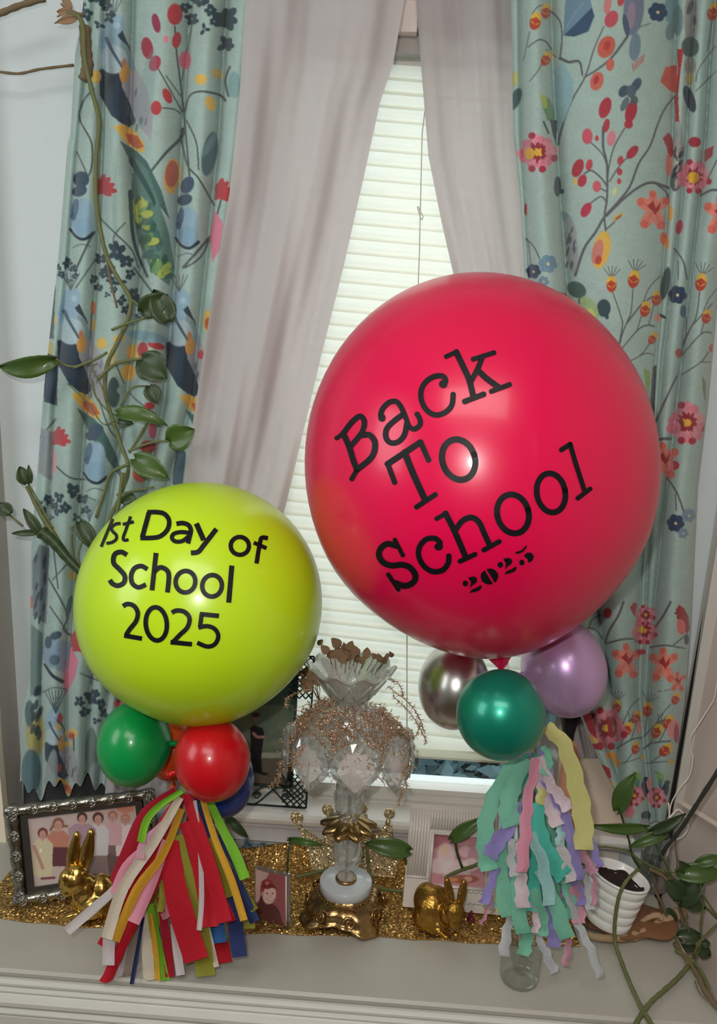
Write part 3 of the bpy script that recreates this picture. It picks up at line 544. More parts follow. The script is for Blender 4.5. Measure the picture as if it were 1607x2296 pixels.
for x, y, rx, ry, a, c in ((775, 150, 50, 70, 25, (196, 70, 84)), (745, 40, 30, 70, 10, (206, 116, 120)), (850, 10, 26, 40, 20, RED), (735, 370, 66, 90, 25, (200, 86, 70)), (740, 360, 26, 40, 25, (188, 60, 56)), (660, 640, 52, 75, 18, (206, 96, 78)), (655, 630, 20, 36, 18, (180, 52, 56)), (765, 510, 32, 50, 10, (206, 92, 78)),
    (725, 850, 46, 85, 18, (176, 44, 62)), (930, 880, 44, 90, 15, (176, 40, 58)), (910, 980, 34, 34, 0, (176, 44, 60)), (735, 990, 26, 55, 12, (180, 52, 66)), (585, 1075, 42, 62, 0, (204, 78, 96)), (775, 1090, 34, 62, 8, (212, 120, 136)), (660, 1090, 15, 24, 0, RED), (510, 1325, 42, 75, 22, (176, 44, 62)), (600, 1300, 26, 45, 12, (190, 60, 70)), (545, 1425, 34, 50, 20, (184, 48, 66)), (490, 1430, 15, 30, 0, YEL), (660, 1470, 34, 45, 0, (206, 86, 96)),
    (940, 1200, 34, 62, 40, (176, 44, 62)), (845, 1265, 24, 36, 15, (190, 60, 70)), (840, 1355, 22, 28, 0, (186, 52, 66)), (835, 1430, 18, 24, 0, (190, 70, 80)), (800, 1510, 16, 34, 15, (200, 210, 140)), (575, 1655, 36, 62, 28, (190, 46, 70)), (825, 1710, 52, 18, -38, (208, 168, 90)), (830, 1715, 34, 9, -38, (160, 90, 60)),
    (695, 1970, 70, 150, 12, (226, 176, 66)), (665, 1985, 42, 100, 14, (200, 120, 112)), (672, 2050, 26, 36, 14, (190, 70, 56)), (350, 1470, 28, 80, 0, (52, 80, 86)), (385, 1510, 18, 20, 40, (52, 80, 86)), (15, 620, 26, 60, 0, (190, 184, 100)), (20, 780, 40, 90, 20, (60, 90, 90)), (1240, 1680, 20, 60, 0, (214, 160, 70)), (1185, 1880, 28, 50, 0, (222, 100, 60)), (1215, 1920, 18, 50, 0, (220, 160, 80)),
    (100, 1650, 12, 50, 0, (176, 60, 60)), (1310, 1790, 28, 56, 12, (190, 60, 76)), (1400, 150, 55, 190, 0, (150, 150, 146)), (1395, 60, 20, 60, 20, (80, 84, 88)), (1430, 160, 14, 40, 0, (80, 84, 88)), (1395, 370, 70, 80, 0, (70, 94, 88)), (1395, 520, 46, 70, 0, (140, 140, 130)), (1390, 620, 34, 50, 0, (176, 160, 100)), (1390, 780, 40, 110, -18, (48, 60, 72)),
    (950, 80, 80, 200, 5, (104, 118, 144)), (930, 120, 34, 110, 5, (150, 130, 150)), (890, 200, 24, 90, -10, (70, 86, 112)), (960, 370, 45, 110, 6, (104, 134, 152)), (870, 720, 36, 50, 30, (60, 80, 104)), (970, 670, 34, 62, 30, (62, 84, 110)), (930, 720, 40, 50, 0, (80, 100, 116)), (880, 820, 26, 62, 26, (86, 112, 120)), (955, 790, 30, 36, 0, (80, 96, 104)),
    (1250, 80, 60, 110, 0, (110, 150, 158)), (1240, 250, 38, 70, 8, (104, 138, 146)), (1300, 160, 40, 120, 0, (108, 140, 142)), (420, 1720, 30, 60, -30, (120, 152, 158)), (460, 1930, 50, 220, -4, (150, 158, 158)), (1305, 1200, 40, 70, 10, (70, 76, 80)), (1290, 1400, 48, 110, 10, (84, 88, 90)), (1310, 1120, 26, 160, 0, (148, 152, 150))): cr.ell(x, y, rx, ry, c, a, .93)
for i in range(14): cr.ell(440+rnd.uniform(-20, 45), 1780+rnd.uniform(0, 320), 9, 30, (86, 92, 100), 15, .8)
for i in range(14): cr.ell(1290+rnd.uniform(-30, 40), 1160+rnd.uniform(0, 340), 14, 30, rnd.choice([(40, 44, 50), (170, 170, 160)]), 25, .8)
for i in range(6): cr.line([(950+i*14, 560-i*14), (940+i*18, 500-i*14)], 8, (190, 90, 96))
cr.org(1150, 0, 3.516); pansy(cr, 1140, 95, 78, (42, 72, 104)); pansy(cr, 275, 2080, 75, (106, 146, 168)); pansy(cr, 160, 2140, 60, (50, 66, 96)); pansy(cr, 240, 2220, 46, (110, 140, 160))
poppy(cr, 195, 1200, 150, 1); cr.ell(130, 1210, 40, 46, (228, 172, 50)); cr.poly([(215, 740), (290, 780), (330, 880), (325, 960), (270, 950), (235, 850)], (104, 152, 106)); cr.poly([(210, 735), (265, 770), (270, 860), (240, 850)], (168, 186, 84)); cr.poly([(290, 940), (345, 950), (340, 1140), (310, 1050)], (52, 76, 88)); cr.line([(240, 960), (280, 1050)], 14, (60, 84, 92))
cr.poly([(1160, 640), (1200, 530), (1290, 510), (1300, 740), (1230, 710)], (204, 88, 72)); cr.poly([(1290, 390), (1345, 380), (1320, 560), (1300, 740), (1280, 740), (1300, 560)], (170, 56, 60)); cr.poly([(1270, 760), (1300, 740), (1310, 960), (1280, 960)], (180, 60, 62))
cr.poly([(1180, 1090), (1225, 1040), (1255, 1090), (1265, 1220), (1230, 1260), (1210, 1160)], (176, 54, 62)); cr.ell(1225, 1300, 24, 90, (216, 120, 110), 0)
coral(cr, 1110, 1650, 150); coral(cr, 1640, 1690, 150); poppy(cr, 1430, 1390, 130, 4); cr.poly([(1510, 1180), (1580, 1150), (1570, 1230), (1510, 1280)], (176, 50, 62)); cr.ell(1420, 1400, 50, 45, (228, 172, 50)); cr.ell(1430, 1120, 50, 40, (170, 48, 60))
cr.org(1150, 550, 3.516)
for pts, wd in (([(785, 370), (850, 560), (860, 640), (820, 860)], (8, 12)), ([(945, 340), (930, 520), (900, 600), (860, 700), (840, 780)], (8, 12)), ([(1160, 240), (1070, 340), (1020, 470)], 8), ([(900, 610), (1000, 480), (1060, 430), (1110, 395)], 12), ([(1110, 470), (1070, 620)], 8), ([(1010, 560), (980, 660)], 8), ([(830, 850), (980, 670), (1060, 630), (1110, 640)], (9, 14)), ([(1080, 770), (1000, 870), (880, 930)], 9), ([(1000, 870), (1060, 850), (1110, 865)], 8),
    ([(1470, 370), (1440, 570), (1350, 740), (1330, 860)], 10), ([(1607, 340), (1540, 430), (1500, 520)], 8), ([(1570, 460), (1450, 590), (1400, 650), (1345, 780)], 11), ([(1500, 620), (1480, 700)], 8), ([(1320, 880), (1480, 700), (1560, 690)], (9, 13)), ([(1540, 840), (1480, 920), (1330, 1020)], 10), ([(1560, 920), (1480, 920)], 8), ([(1290, 1030), (1200, 1220), (1120, 1400)], (12, 20)), ([(1100, 1570), (1160, 1530), (1240, 1525)], 22), ([(1300, 1620), (1240, 1700)], 8), ([(1210, 1830), (1290, 1950), (1345, 2100)], 14), ([(1280, 1960), (1285, 2090)], 9), ([(1340, 470), (1365, 600), (1355, 740)], 8)): cr.line(pts, wd, SR)
bud(cr, 775, 310, -90, 3.8, 3, True); bud(cr, 950, 270, -80, 4.2, 3, True); bud(cr, 1480, 295, -80, 4.2, 3, True); bud(cr, 1132, 420, -80, 3.6); bud(cr, 1042, 505, -75, 3.8); bud(cr, 1100, 735, -60, 3.0); bud(cr, 1525, 565, -75, 3.4); bud(cr, 1070, 2110, -80, 3.2, 3, True); bud(cr, 1575, 800, -60, 2.6)
for x, y, rx, ry, a, c in ((715, 495, 54, 70, 0, (48, 74, 84)), (740, 565, 14, 20, 0, (48, 74, 84)), (500, 350, 80, 60, 30, (66, 96, 90)), (545, 440, 34, 36, 0, (60, 80, 76)), (540, 430, 14, 14, 0, (216, 206, 110)), (600, 500, 60, 110, -30, (150, 184, 122)), (620, 560, 34, 70, -20, (192, 206, 112)), (395, 410, 36, 36, 0, (190, 60, 66)), (1200, 300, 34, 130, 10, (64, 84, 84)), (1305, 850, 26, 36, 0, (196, 84, 76)), (1140, 570, 30, 34, 0, (220, 150, 140)), (1340, 520, 24, 50, 0, (72, 108, 132)), (1180, 560, 30, 12, 30, (50, 64, 66))): cr.ell(x, y, rx, ry, c, a, .93)
pansy(cr, 1295, 390, 75, (46, 66, 96)); pansy(cr, 1280, 2190, 72, (50, 70, 98)); pansy(cr, 1385, 2130, 56, (112, 144, 166)); pansy(cr, 1340, 2270, 44, (112, 144, 160))
cr.poly([(960, 1090), (1040, 1110), (1070, 1190), (1060, 1360), (1040, 1440), (1000, 1260)], (226, 140, 146)); cr.poly([(1030, 970), (1075, 990), (1080, 1080), (1065, 1160), (1045, 1100)], (136, 170, 92)); cr.poly([(1490, 1030), (1520, 1080), (1515, 1240), (1495, 1150)], (110, 140, 96)); cr.poly([(1100, 960), (1130, 940), (1110, 1400), (1070, 1380)], (62, 70, 72), .8)
poppy(cr, 1375, 1400, 160, 2); coral(cr, 1190, 1690, 140); cr.ell(1275, 1735, 34, 36, (190, 50, 66)); cr.ell(1245, 1740, 20, 36, (224, 130, 136))
cr.org(1280, 1350, 4.174)
for pts, wd in (([(490, 0), (440, 130), (360, 260), (320, 380)], 22), ([(330, 390), (470, 350), (600, 345), (600, 370)], (20, 14)), ([(930, 0), (860, 130), (770, 260), (740, 320)], 22), ([(740, 425), (880, 405), (1070, 435)], (18, 12)), ([(1060, 320), (960, 400)], 12), ([(270, 125), (200, 160), (165, 240)], 12), ([(150, 240), (230, 260), (290, 340)], 12),
    ([(640, 900), (560, 980), (500, 1100), (480, 1180)], 9), ([(430, 1230), (560, 1100), (620, 1060)], 12), ([(610, 1140), (560, 1290)], 9), ([(500, 1250), (450, 1360)], 9), ([(430, 1370), (560, 1290), (660, 1270)], 14), ([(590, 1400), (500, 1510)], 9), ([(470, 1510), (650, 1460)], 8), ([(930, 960), (840, 1060), (790, 1150)], 9), ([(710, 1060), (690, 1240)], 8), ([(680, 1260), (800, 1140), (900, 1090)], 12), ([(890, 1180), (830, 1300)], 9), ([(770, 1270), (720, 1350)], 9), ([(680, 1370), (760, 1320), (930, 1300)], 14), ([(840, 1430), (740, 1510)], 9), ([(690, 1510), (900, 1490)], 8), ([(800, 840), (930, 820)], 5)): cr.line(pts, wd, SR)
coral(cr, 525, 545, 160); coral(cr, 870, 580, 160); coral(cr, 1000, 740, 90)
poppy(cr, 685, 270, 120, 6); poppy(cr, 700, 120, 90, 12); cr.ell(655, 255, 34, 34, (222, 176, 60)); cr.ell(660, 465, 40, 26, (186, 60, 84))
cr.poly([(980, 70), (1010, 25), (1060, 60), (1100, 140), (1110, 260), (1080, 300), (1040, 200), (990, 160)], (160, 46, 50)); cr.ell(1030, 230, 42, 75, (222, 108, 100), -8); cr.poly([(955, 105), (985, 90), (985, 112)], (50, 40, 44)); cr.ell(1080, 350, 22, 50, (70, 84, 88))
cr.ell(340, 105, 40, 48, (176, 50, 54)); cr.poly([(550, 50), (590, 0), (620, 20), (595, 140)], (180, 56, 50)); cr.ell(30, 180, 18, 18, RED)
bud(cr, 425, 980, -85, 4.0, 3.5, True); bud(cr, 718, 1005, -80, 4.2, 3.5, True); bud(cr, 525, 1190, -60, 4.2, 3, True); bud(cr, 610, 1080, -65, 3.8); bud(cr, 800, 1210, -60, 4.4, 3, True); bud(cr, 910, 1125, -60, 4.2); bud(cr, 980, 905, -65, 3.6); bud(cr, 885, 1385, -40, 4.6); bud(cr, 605, 1365, -75, 3.6)
for x, y, rx, ry, a, c in ((935, 1495, 30, 28, 0, (208, 170, 76)), (670, 1450, 16, 28, 0, YEL), (960, 1190, 60, 90, 10, (228, 140, 140)), (985, 1230, 24, 90, 0, (176, 50, 70)), (635, 1170, 24, 60, 0, (230, 150, 150)), (390, 1700, 20, 20, 0, YEL)): cr.ell(x, y, rx, ry, c, a, .95)
poppy(cr, 330, 1180, 190, 9); cr.ell(385, 1170, 42, 100, (170, 44, 54)); cr.ell(400, 1180, 14, 30, (220, 130, 90)); cr.poly([(105, 1060), (150, 1040), (230, 1040), (240, 1100), (225, 1160), (240, 1280), (160, 1200)], (172, 42, 54)); cr.poly([(130, 1200), (180, 1250), (250, 1290), (250, 1320), (160, 1310)], (226, 180, 70)); cr.poly([(160, 1320), (290, 1330), (290, 1390), (200, 1370)], (176, 44, 56))
cr.poly([(320, 1420), (380, 1390), (430, 1430), (455, 1520), (440, 1560), (400, 1510), (380, 1450), (340, 1480)], (228, 160, 60)); cr.poly([(205, 1510), (300, 1520), (360, 1560), (380, 1650), (340, 1640), (260, 1600)], (178, 46, 48)); cr.poly([(260, 1620), (340, 1630), (380, 1680), (320, 1710), (270, 1680)], (226, 110, 116)); cr.ell(350, 1760, 50, 30, (90, 110, 112))
for bx in (625, 835):
    cr.ell(bx, 1640, 34, 52, (130, 178, 96), -10); cr.ell(bx, 1690, 22, 40, (84, 140, 128)); cr.poly([(bx-70, 1580), (bx-25, 1595), (bx-20, 1610)], (62, 84, 70)); cr.poly([(bx-30, 1690), (bx+20, 1740), (bx+5, 1750)], (50, 68, 88))
cr.ell(690, 1750, 34, 75, (46, 58, 76), -12); cr.ell(880, 1760, 34, 70, (46, 58, 76), 12); cr.ell(700, 1660, 30, 24, (54, 70, 80)); cr.ell(900, 1690, 26, 24, (54, 70, 80))
poppy(cr, 590, 1810, 95, 11); cr.ell(520, 1880, 50, 60, (176, 46, 60)); cr.ell(540, 1960, 55, 60, (226, 120, 136)); poppy(cr, 800, 1830, 90, 13); cr.ell(730, 1700, 22, 60, (226, 140, 146)); cr.ell(700, 2000, 46, 46, (54, 78, 80), 20); cr.ell(690, 2050, 50, 24, (150, 160, 170))
cr.org(0, 0, 1)
for q_ in ([(1250, 1180), (1290, 1060), (1360, 960), (1420, 880)], [(1300, 1330), (1340, 1200), (1400, 1120)], [(1225, 1000), (1250, 880), (1300, 800)], [(1290, 1060), (1240, 1000)], [(1380, 1290), (1400, 1180)]): cr.line(q_, (6, 3), SR)
poppy(cr, 1330, 880, 42, 21); coral(cr, 1275, 1000, 40); poppy(cr, 1385, 1180, 38, 22); coral(cr, 1250, 1240, 38); pansy(cr, 1350, 1040, 20, (50, 70, 98)); pansy(cr, 1320, 1100, 18, (112, 144, 166)); redflower(cr, 1245, 790, 1.0)
for bx_, by_ in ((1300, 1180), (1400, 1080), (1240, 1110), (1290, 740), (1340, 1330)): bud(cr, bx_, by_, -75, 1.1, 1, True)
cr.mute(0.12)
def bot_r(px): return 1845+8*np.sin(px*0.08)+0.05*(px-1400)
hr = heightfield(Vr, Lr, Rr, 0.043, 0.6)
rc, px, py = drape('floral_curtain', Lr, Rr, hr, 1.05, -190, 1850, 2.0, cloth, bottom=bot_r)
set_col(rc, cr.sample(px, py).reshape(-1, 3))
tag(rc, 'teal cotton curtain printed with poppies, buds and branches hanging right of the window', 'curtain', 'floral curtains')
# ---- sheers
sheer = mat('white_sheer', (198, 192, 193), 0.8, var=0.03, vscale=50, transl=0.33, alpha=0.93, bump=0.2, bscale=700)
Ls = [(-60, 556), (0, 550), (200, 538), (430, 515), (640, 480), (900, 440), (1085, 412), (1300, 350), (1600, 280), (1740, 240), (1850, 228)]
Rs = [(-60, 915), (0, 906), (150, 880), (230, 852), (400, 815), (600, 770), (800, 720), (970, 680), (1140, 640), (1400, 545), (1650, 430), (1850, 390)]
def hs(Lx, Rx, k, amp):
    def h(px, py):
        l = ipl(Lx, py); r = ipl(Rx, py); t = (px-l)/(r-l); ph = py*0.0006
        return amp*(0.5+0.36*np.sin(2*np.pi*(k*t+ph))+0.10*np.sin(2*np.pi*(k*2.3*t-ph*2)+1.0)+0.03*np.sin(2*np.pi*(k*5.1*t)+py*0.001))
    return h
sl, px, py = drape('sheer_curtain', Ls, Rs, hs(Ls, Rs, 1.7, 0.022), 1.012, -190, 1800, 5.0, sheer, bottom=lambda q: 1795+0*q)
tag(sl, 'white sheer curtain pulled to the left over the edge of the floral curtain', 'curtain', 'sheer curtains')
Lt = [(-60, 930), (0, 933), (150, 944), (350, 960), (500, 990), (640, 1022), (900, 1075), (1350, 1200), (1600, 1275), (1850, 1330)]
Rt = [(-60, 1180), (300, 1188), (620, 1215), (1100, 1250), (1600, 1335), (1850, 1380)]
sr, px, py = drape('sheer_curtain', Lt, Rt, hs(Lt, Rt, 2.0, 0.014), 1.084, -190, 1700, 5.0, sheer)
tag(sr, 'white sheer curtain pulled to the right in front of the blind', 'curtain', 'sheer curtains')
rod = MB(); zrd = P(800, -186, 1.04).z; rod.tube([(-0.62, 1.074, zrd+0.012), (0.72, 1.074, zrd+0.012)], 0.008, 12); tag(rod.build('curtain_rod', mm('dark_metal', (50, 46, 44), 0.4, 0.8)), 'dark metal curtain rod above the window carrying the curtains', 'curtain rod')
# ================================================================ balloons
def balloon(name, px, py, rx, ry, Y, col, label, ang=0.0, kind='matte', knot=None, asp=None, grp=None, neck=True):
    """px,py centre; rx, ry pixel half sizes; ang: direction of the knot in the picture (0 = down, degrees, + to the right)"""
    c = P(px, py, Y); d = dep(c)/F; a = math.radians(ang)
    D = (-UP*math.cos(a)+RT*math.sin(a)); Rr_ = D.cross(fw).normalized(); dn = D; ex = Rr_; ey = ex.cross(dn).normalized()
    R = rx*d; H = ry*d
    if kind == 'matte': m = mat('latex_'+name, col, 0.30, var=0.03, vscale=4, spec=0.5, coat=0.25, sss=0.15, transl=0.12)
    elif kind == 'pearl': m = mat('pearl_'+name, col, 0.34, metal=0.5, var=0.03, vscale=4, coat=0.35)
    else: m = mat('chrome_'+name, col, 0.30, metal=1.0, var=0.02, coat=0.3)
    m.node_tree.nodes['Principled BSDF'].inputs['Coat Roughness'].default_value = 0.12
    b = MB(); n = 64; rings = 40; vs = []; fs = []
    for i in range(rings+1):
        t = math.pi*(0.012+0.975*i/rings); r = math.sin(t); zz = -math.cos(t)
        if zz > 0.35: r *= 1-0.10*((zz-0.35)/0.65)**2*1.4
        for k in range(n):
            th = 2*math.pi*k/n; vs.append(c+ex*(R*r*math.cos(th))+ey*(R*r*math.sin(th))+dn*(H*zz))
    fs = [(i*n+k, i*n+(k+1) % n, (i+1)*n+(k+1) % n, (i+1)*n+k) for i in range(rings) for k in range(n)]; fs += [tuple(range(n-1, -1, -1)), tuple(range(rings*n, rings*n+n))]
    b.add(vs, fs); rt = root(name, c-Vector((0, 0, H)), label, 'balloon', grp); rt['_c'] = tuple(c)
    o = b.build('balloon_skin', m, rt)
    if neck:
        nl = max(0.010, H*0.13); b = MB(); ps = [c+dn*(H*0.985+nl*t) for t in (0, .3, .6, .8, .9, 1.0)]
        b.tube(ps, [R*0.09, R*0.055, 0.0035, 0.003, 0.0045, 0.0055], 14); b.build('knot', m, rt)
    return rt, o
def bvh_of(o, rt):
    off = Vector(rt['_o']); me = o.data; return BVHTree.FromPolygons([v.co+off for v in me.vertices], [tuple(p.vertices) for p in me.polygons])
def on_skin(bv, x, y, off=0.0006):
    d = ray(x, y).normalized(); h = bv.ray_cast(CAM, d)
    if h[0] is None: return None
    nrm = h[1] if h[1].dot(d) < 0 else -h[1]; return h[0]+nrm*off
def stroke(b, bv, pts, wd, rnd_=True, sm=True, closed=False):
    p = crv2(pts, 6) if sm and len(pts) > 2 else [(float(x), float(y)) for x, y in pts]
    # resample about every 4 px
    q = [p[0]]
    for a in p[1:]:
        L_ = math.hypot(a[0]-q[-1][0], a[1]-q[-1][1]); k = max(1, int(L_/5)); s0 = q[-1]
        for i in range(1, k+1): q.append((s0[0]+(a[0]-s0[0])*i/k, s0[1]+(a[1]-s0[1])*i/k))
    n = len(q); vs = []; hw = wd/2.0
    for i in range(n):
        a = q[max(i-1, 0)]; c = q[min(i+1, n-1)]
        if closed and i in (0, n-1): a = q[n-2]; c = q[1]
        tx, ty = c[0]-a[0], c[1]-a[1]; l = math.hypot(tx, ty) or 1; nx, ny = -ty/l, tx/l
        for s in (-1, 0, 1):
            v = on_skin(bv, q[i][0]+nx*hw*s, q[i][1]+ny*hw*s)
            if v is None: return
            vs.append(v)
    b.add(vs, [f for i in range(n-1) for f in ((3*i, 3*i+1, 3*i+4, 3*i+3), (3*i+1, 3*i+2, 3*i+5, 3*i+4))])
    if rnd_:
        for e in (q[0], q[-1]): blob(b, bv, [(e[0]+hw*1.05*math.cos(t*math.pi/6), e[1]+hw*1.05*math.sin(t*math.pi/6)) for t in range(12)])
def blob(b, bv, pts):
    cx = sum(p[0] for p in pts)/len(pts); cy = sum(p[1] for p in pts)/len(pts); vs = [on_skin(bv, cx, cy, 0.0007)]+[on_skin(bv, x, y) for x, y in pts]
    if any(v is None for v in vs): return
    n = len(pts); b.add(vs, [(0, 1+i, 1+(i+1) % n) for i in range(n)])
def oval(cx, cy, rx, ry, a=0, n=20):
    A = math.radians(a); return [(cx+rx*math.cos(t)*math.cos(A)-ry*math.sin(t)*math.sin(A), cy+rx*math.cos(t)*math.sin(A)+ry*math.sin(t)*math.cos(A)) for t in [2*math.pi*i/n for i in range(n+1)]]
inkm = mm('black_vinyl', (9, 7, 11), 0.5, var=0.0, spec=0.3)
YL_ = PZ(440, 2150).y; YR_ = PZ(1163, 2185).y
GL = 'balloons of the bouquet on the left'; GR = 'balloons of the bouquet on the right'
lime, limes = balloon('lime_balloon', 452, 1352, 270, 271, YL_-0.01, (190, 226, 30), 'large lime green balloon lettered 1st Day of School 2025', 4, grp=GL)
big, bigs = balloon('red_balloon', 1068, 1050, 384, 424, YR_+0.0, (218, 6, 72), 'largest balloon, crimson, lettered Back To School 2025', 7, grp=GR)
big_c = Vector(big['_c'])
bv = bvh_of(limes, lime)
def Z(o, k, pts): return [(o[0]+x/k, o[1]+y/k) for x, y in pts]
zo, zk = (200, 1120), 3.826
LT = [([(205, 168), (105, 408)], 26, 0), ([(272, 208), (228, 214), (192, 245), (206, 278), (235, 308), (232, 345), (196, 370), (150, 378)], 27, 1), ([(358, 148), (318, 260), (294, 330), (305, 352), (340, 346)], 27, 1), ([(290, 216), (385, 194)], 27, 0),
    ([(515, 112), (456, 330)], 42, 0), ([(500, 112), (590, 112), (650, 130), (686, 185), (672, 260), (610, 318), (530, 332), (440, 332)], 40, 1), ([(748, 212), (800, 205), (850, 222), (872, 265), (862, 320), (846, 380)], 40, 1), ([(862, 290), (790, 282), (728, 296), (710, 332), (740, 362), (800, 358), (852, 318)], 36, 1),
    ([(918, 208), (982, 352)], 46, 0), ([(1090, 255), (985, 390), (935, 450), (872, 460)], 42, 1), (oval(1290, 400, 78, 76, 10), 38, 2), ([(1530, 335), (1480, 330), (1462, 372), (1432, 550)], 38, 1), ([(1408, 372), (1518, 420)], 34, 0),
    ([(326, 478), (278, 452), (222, 472), (212, 545), (262, 600), (306, 655), (300, 712), (250, 740), (202, 722), (180, 690)], 42, 1), ([(500, 600), (450, 572), (392, 590), (362, 650), (372, 720), (424, 754), (488, 730)], 40, 1), ([(575, 460), (540, 780)], 42, 0), ([(556, 625), (605, 585), (660, 602), (684, 655), (672, 798)], 42, 1),
    (oval(826, 706, 84, 92, 10), 40, 2), (oval(1053, 741, 84, 92, 10), 40, 2), ([(1222, 568), (1195, 885)], 44, 0),
    ([(292, 916), (330, 896), (384, 912), (418, 968), (405, 1040), (352, 1110), (318, 1162)], 40, 1), ([(302, 1165), (455, 1192)], 40, 0), (oval(577, 1066, 90, 142, -5), 40, 2), ([(708, 970), (752, 952), (818, 964), (860, 1018), (842, 1096), (778, 1160), (716, 1225)], 40, 1), ([(698, 1222), (882, 1240)], 40, 0),
    ([(1112, 998), (948, 982)], 40, 0), ([(964, 982), (950, 1095)], 38, 0), ([(936, 1098), (1010, 1085), (1076, 1110), (1106, 1170), (1078, 1238), (1012, 1260), (926, 1226)], 38, 1)]
b = MB()
for pts, wd, sm in LT: stroke(b, bv, Z(zo, zk, pts), wd/zk, False, sm > 0, sm == 2)
b.build('lettering', inkm, lime, 'black sans serif lettering 1st Day of School 2025')
bv = bvh_of(bigs, big); b = MB()
zo, zk = (730, 760), 3.737
for pts, wd in (([(95, 832), (150, 792)], 36), ([(150, 792), (200, 905), (232, 1010), (265, 1095)], 50), ([(150, 792), (225, 695), (290, 648), (326, 690), (312, 770), (262, 842), (205, 905)], 46), ([(310, 806), (370, 806), (412, 860), (410, 940), (370, 1010), (265, 1095)], 50), ([(268, 1090), (222, 1172)], 40),
    ([(474, 672), (462, 640), (480, 585), (530, 535), (590, 525), (632, 570), (672, 660), (702, 735), (745, 755), (790, 722), (790, 672), (768, 632)], 44), ([(640, 640), (572, 690), (512, 755), (508, 830), (550, 872), (615, 858), (662, 800), (680, 715)], 46),
    ([(985, 385), (1005, 355), (988, 318), (930, 312), (862, 342), (812, 402), (798, 480), (822, 562), (872, 618), (935, 638), (1010, 610), (1058, 552), (1068, 468)], 46),
    ([(1010, 150), (1092, 112)], 38), ([(1095, 115), (1150, 230), (1200, 340), (1235, 475)], 52), ([(1165, 525), (1322, 465)], 46), ([(1208, 372), (1268, 262), (1312, 155)], 46), ([(1235, 172), (1408, 118)], 40), ([(1280, 270), (1350, 335), (1440, 400)], 50), ([(1388, 440), (1538, 384)], 42)):
    stroke(b, bv, Z(zo, zk, pts), wd/zk)
blob(b, bv, Z(zo, zk, oval(472, 660, 30, 34)[:-1])); blob(b, bv, Z(zo, zk, oval(985, 380, 36, 34)[:-1]))
zo, zk = (830, 960), 3.09
for pts, wd in (([(170, 375), (122, 248)], 36), ([(122, 248), (348, 98)], 42), ([(350, 98), (404, 220)], 38), ([(240, 170), (300, 320), (378, 490)], 46), ([(322, 545), (450, 460)], 36), (oval(612, 218, 112, 142, -18), 44),
    ([(172, 772), (226, 878)], 30), ([(178, 812), (120, 800), (76, 830), (62, 880), (92, 928), (150, 950), (222, 944), (282, 968), (314, 1022), (296, 1068), (240, 1090), (180, 1072)], 42), ([(126, 1012), (196, 1116)], 30),
    ([(475, 822), (484, 792), (446, 762), (386, 770), (344, 818), (336, 880), (368, 948), (430, 990), (500, 982), (540, 932), (544, 884)], 38),
    ([(460, 626), (520, 592)], 32), ([(522, 590), (585, 715), (660, 890)], 42), ([(622, 920), (725, 872)], 34), ([(592, 700), (640, 640), (700, 618), (752, 650), (792, 735), (825, 805)], 40), ([(786, 842), (892, 784)], 34),
    (oval(987, 593, 108, 136, -15), 42), (oval(1250, 448, 98, 136, -10), 40), ([(1322, 150), (1382, 112)], 34), ([(1382, 112), (1422, 250), (1480, 430)], 34), ([(1435, 485), (1520, 420)], 32)):
    stroke(b, bv, Z(zo, zk, pts), wd/zk, True, True, len(pts) > 19)
blob(b, bv, Z(zo, zk, oval(474, 820, 30, 26)[:-1]))
zo, zk = (1020, 1200), 8.035
for sx, sy in ((0, 0), (628, -335)):
    blob(b, bv, Z(zo, zk, [(x+sx, y+sy) for x, y in oval(185, 862, 50, 52)[:-1]]))
    for pl in ([(235, 762), (270, 800), (320, 738), (375, 748), (400, 795), (380, 850), (330, 880)], [(235, 760), (320, 735), (330, 880), (262, 950), (290, 888), (285, 820)], [(250, 1035), (300, 975), (385, 940), (470, 888), (480, 930), (440, 985), (360, 1015)]): blob(b, bv, Z(zo, zk, [(x+sx, y+sy) for x, y in pl]))
for pl in ([(530, 620), (470, 680), (458, 750), (485, 825), (550, 870), (615, 882), (680, 870), (600, 740)], [(562, 605), (640, 590), (720, 620), (770, 680), (778, 750), (745, 820), (710, 850), (635, 720)], oval(1200, 486, 48, 52)[:-1], [(1080, 300), (1180, 270), (1255, 205), (1295, 160), (1282, 220), (1225, 290), (1150, 328), (1090, 330)], [(1230, 362), (1300, 308), (1370, 312), (1415, 370), (1400, 440), (1320, 500), (1300, 430)]): blob(b, bv, Z(zo, zk, pl))
b.build('lettering', inkm, big, 'black typewriter lettering Back To School with a small stencilled 2025')
# small balloons
balloon('green_balloon', 302, 1667, 94, 80, YL_-0.015, (6, 150, 72), 'small round green balloon left of the red one under the lime balloon', 90, grp=GL)
balloon('red_balloon', 475, 1702, 92, 84, YL_-0.055, (196, 14, 26), 'small red balloon in front, just below the lime balloon', -70, grp=GL)
balloon('blue_balloon', 500, 1745, 84, 68, YL_+0.045, (26, 52, 128), 'small dark blue balloon half hidden behind the small red balloon', -80, grp=GL)
balloon('orange_balloon', 388, 1677, 70, 72, YL_+0.085, (212, 78, 26), 'orange balloon almost hidden between the green and small red balloons', 0, grp=GL)
balloon('silver_balloon', 1018, 1537, 97, 80, YR_+0.055, (208, 204, 200), 'small chrome silver balloon left of the dark green one', 82, 'chrome', grp=GR)
balloon('teal_balloon', 1122, 1601, 99, 101, YR_-0.085, (6, 130, 106), 'small round pearly dark green balloon in front of the silver and lilac ones', 160, 'pearl', grp=GR, neck=False)
balloon('lilac_balloon', 1262, 1497, 110, 93, YR_+0.05, (190, 156, 200), 'small pearly lilac balloon right of the dark green one', -80, 'pearl', grp=GR)
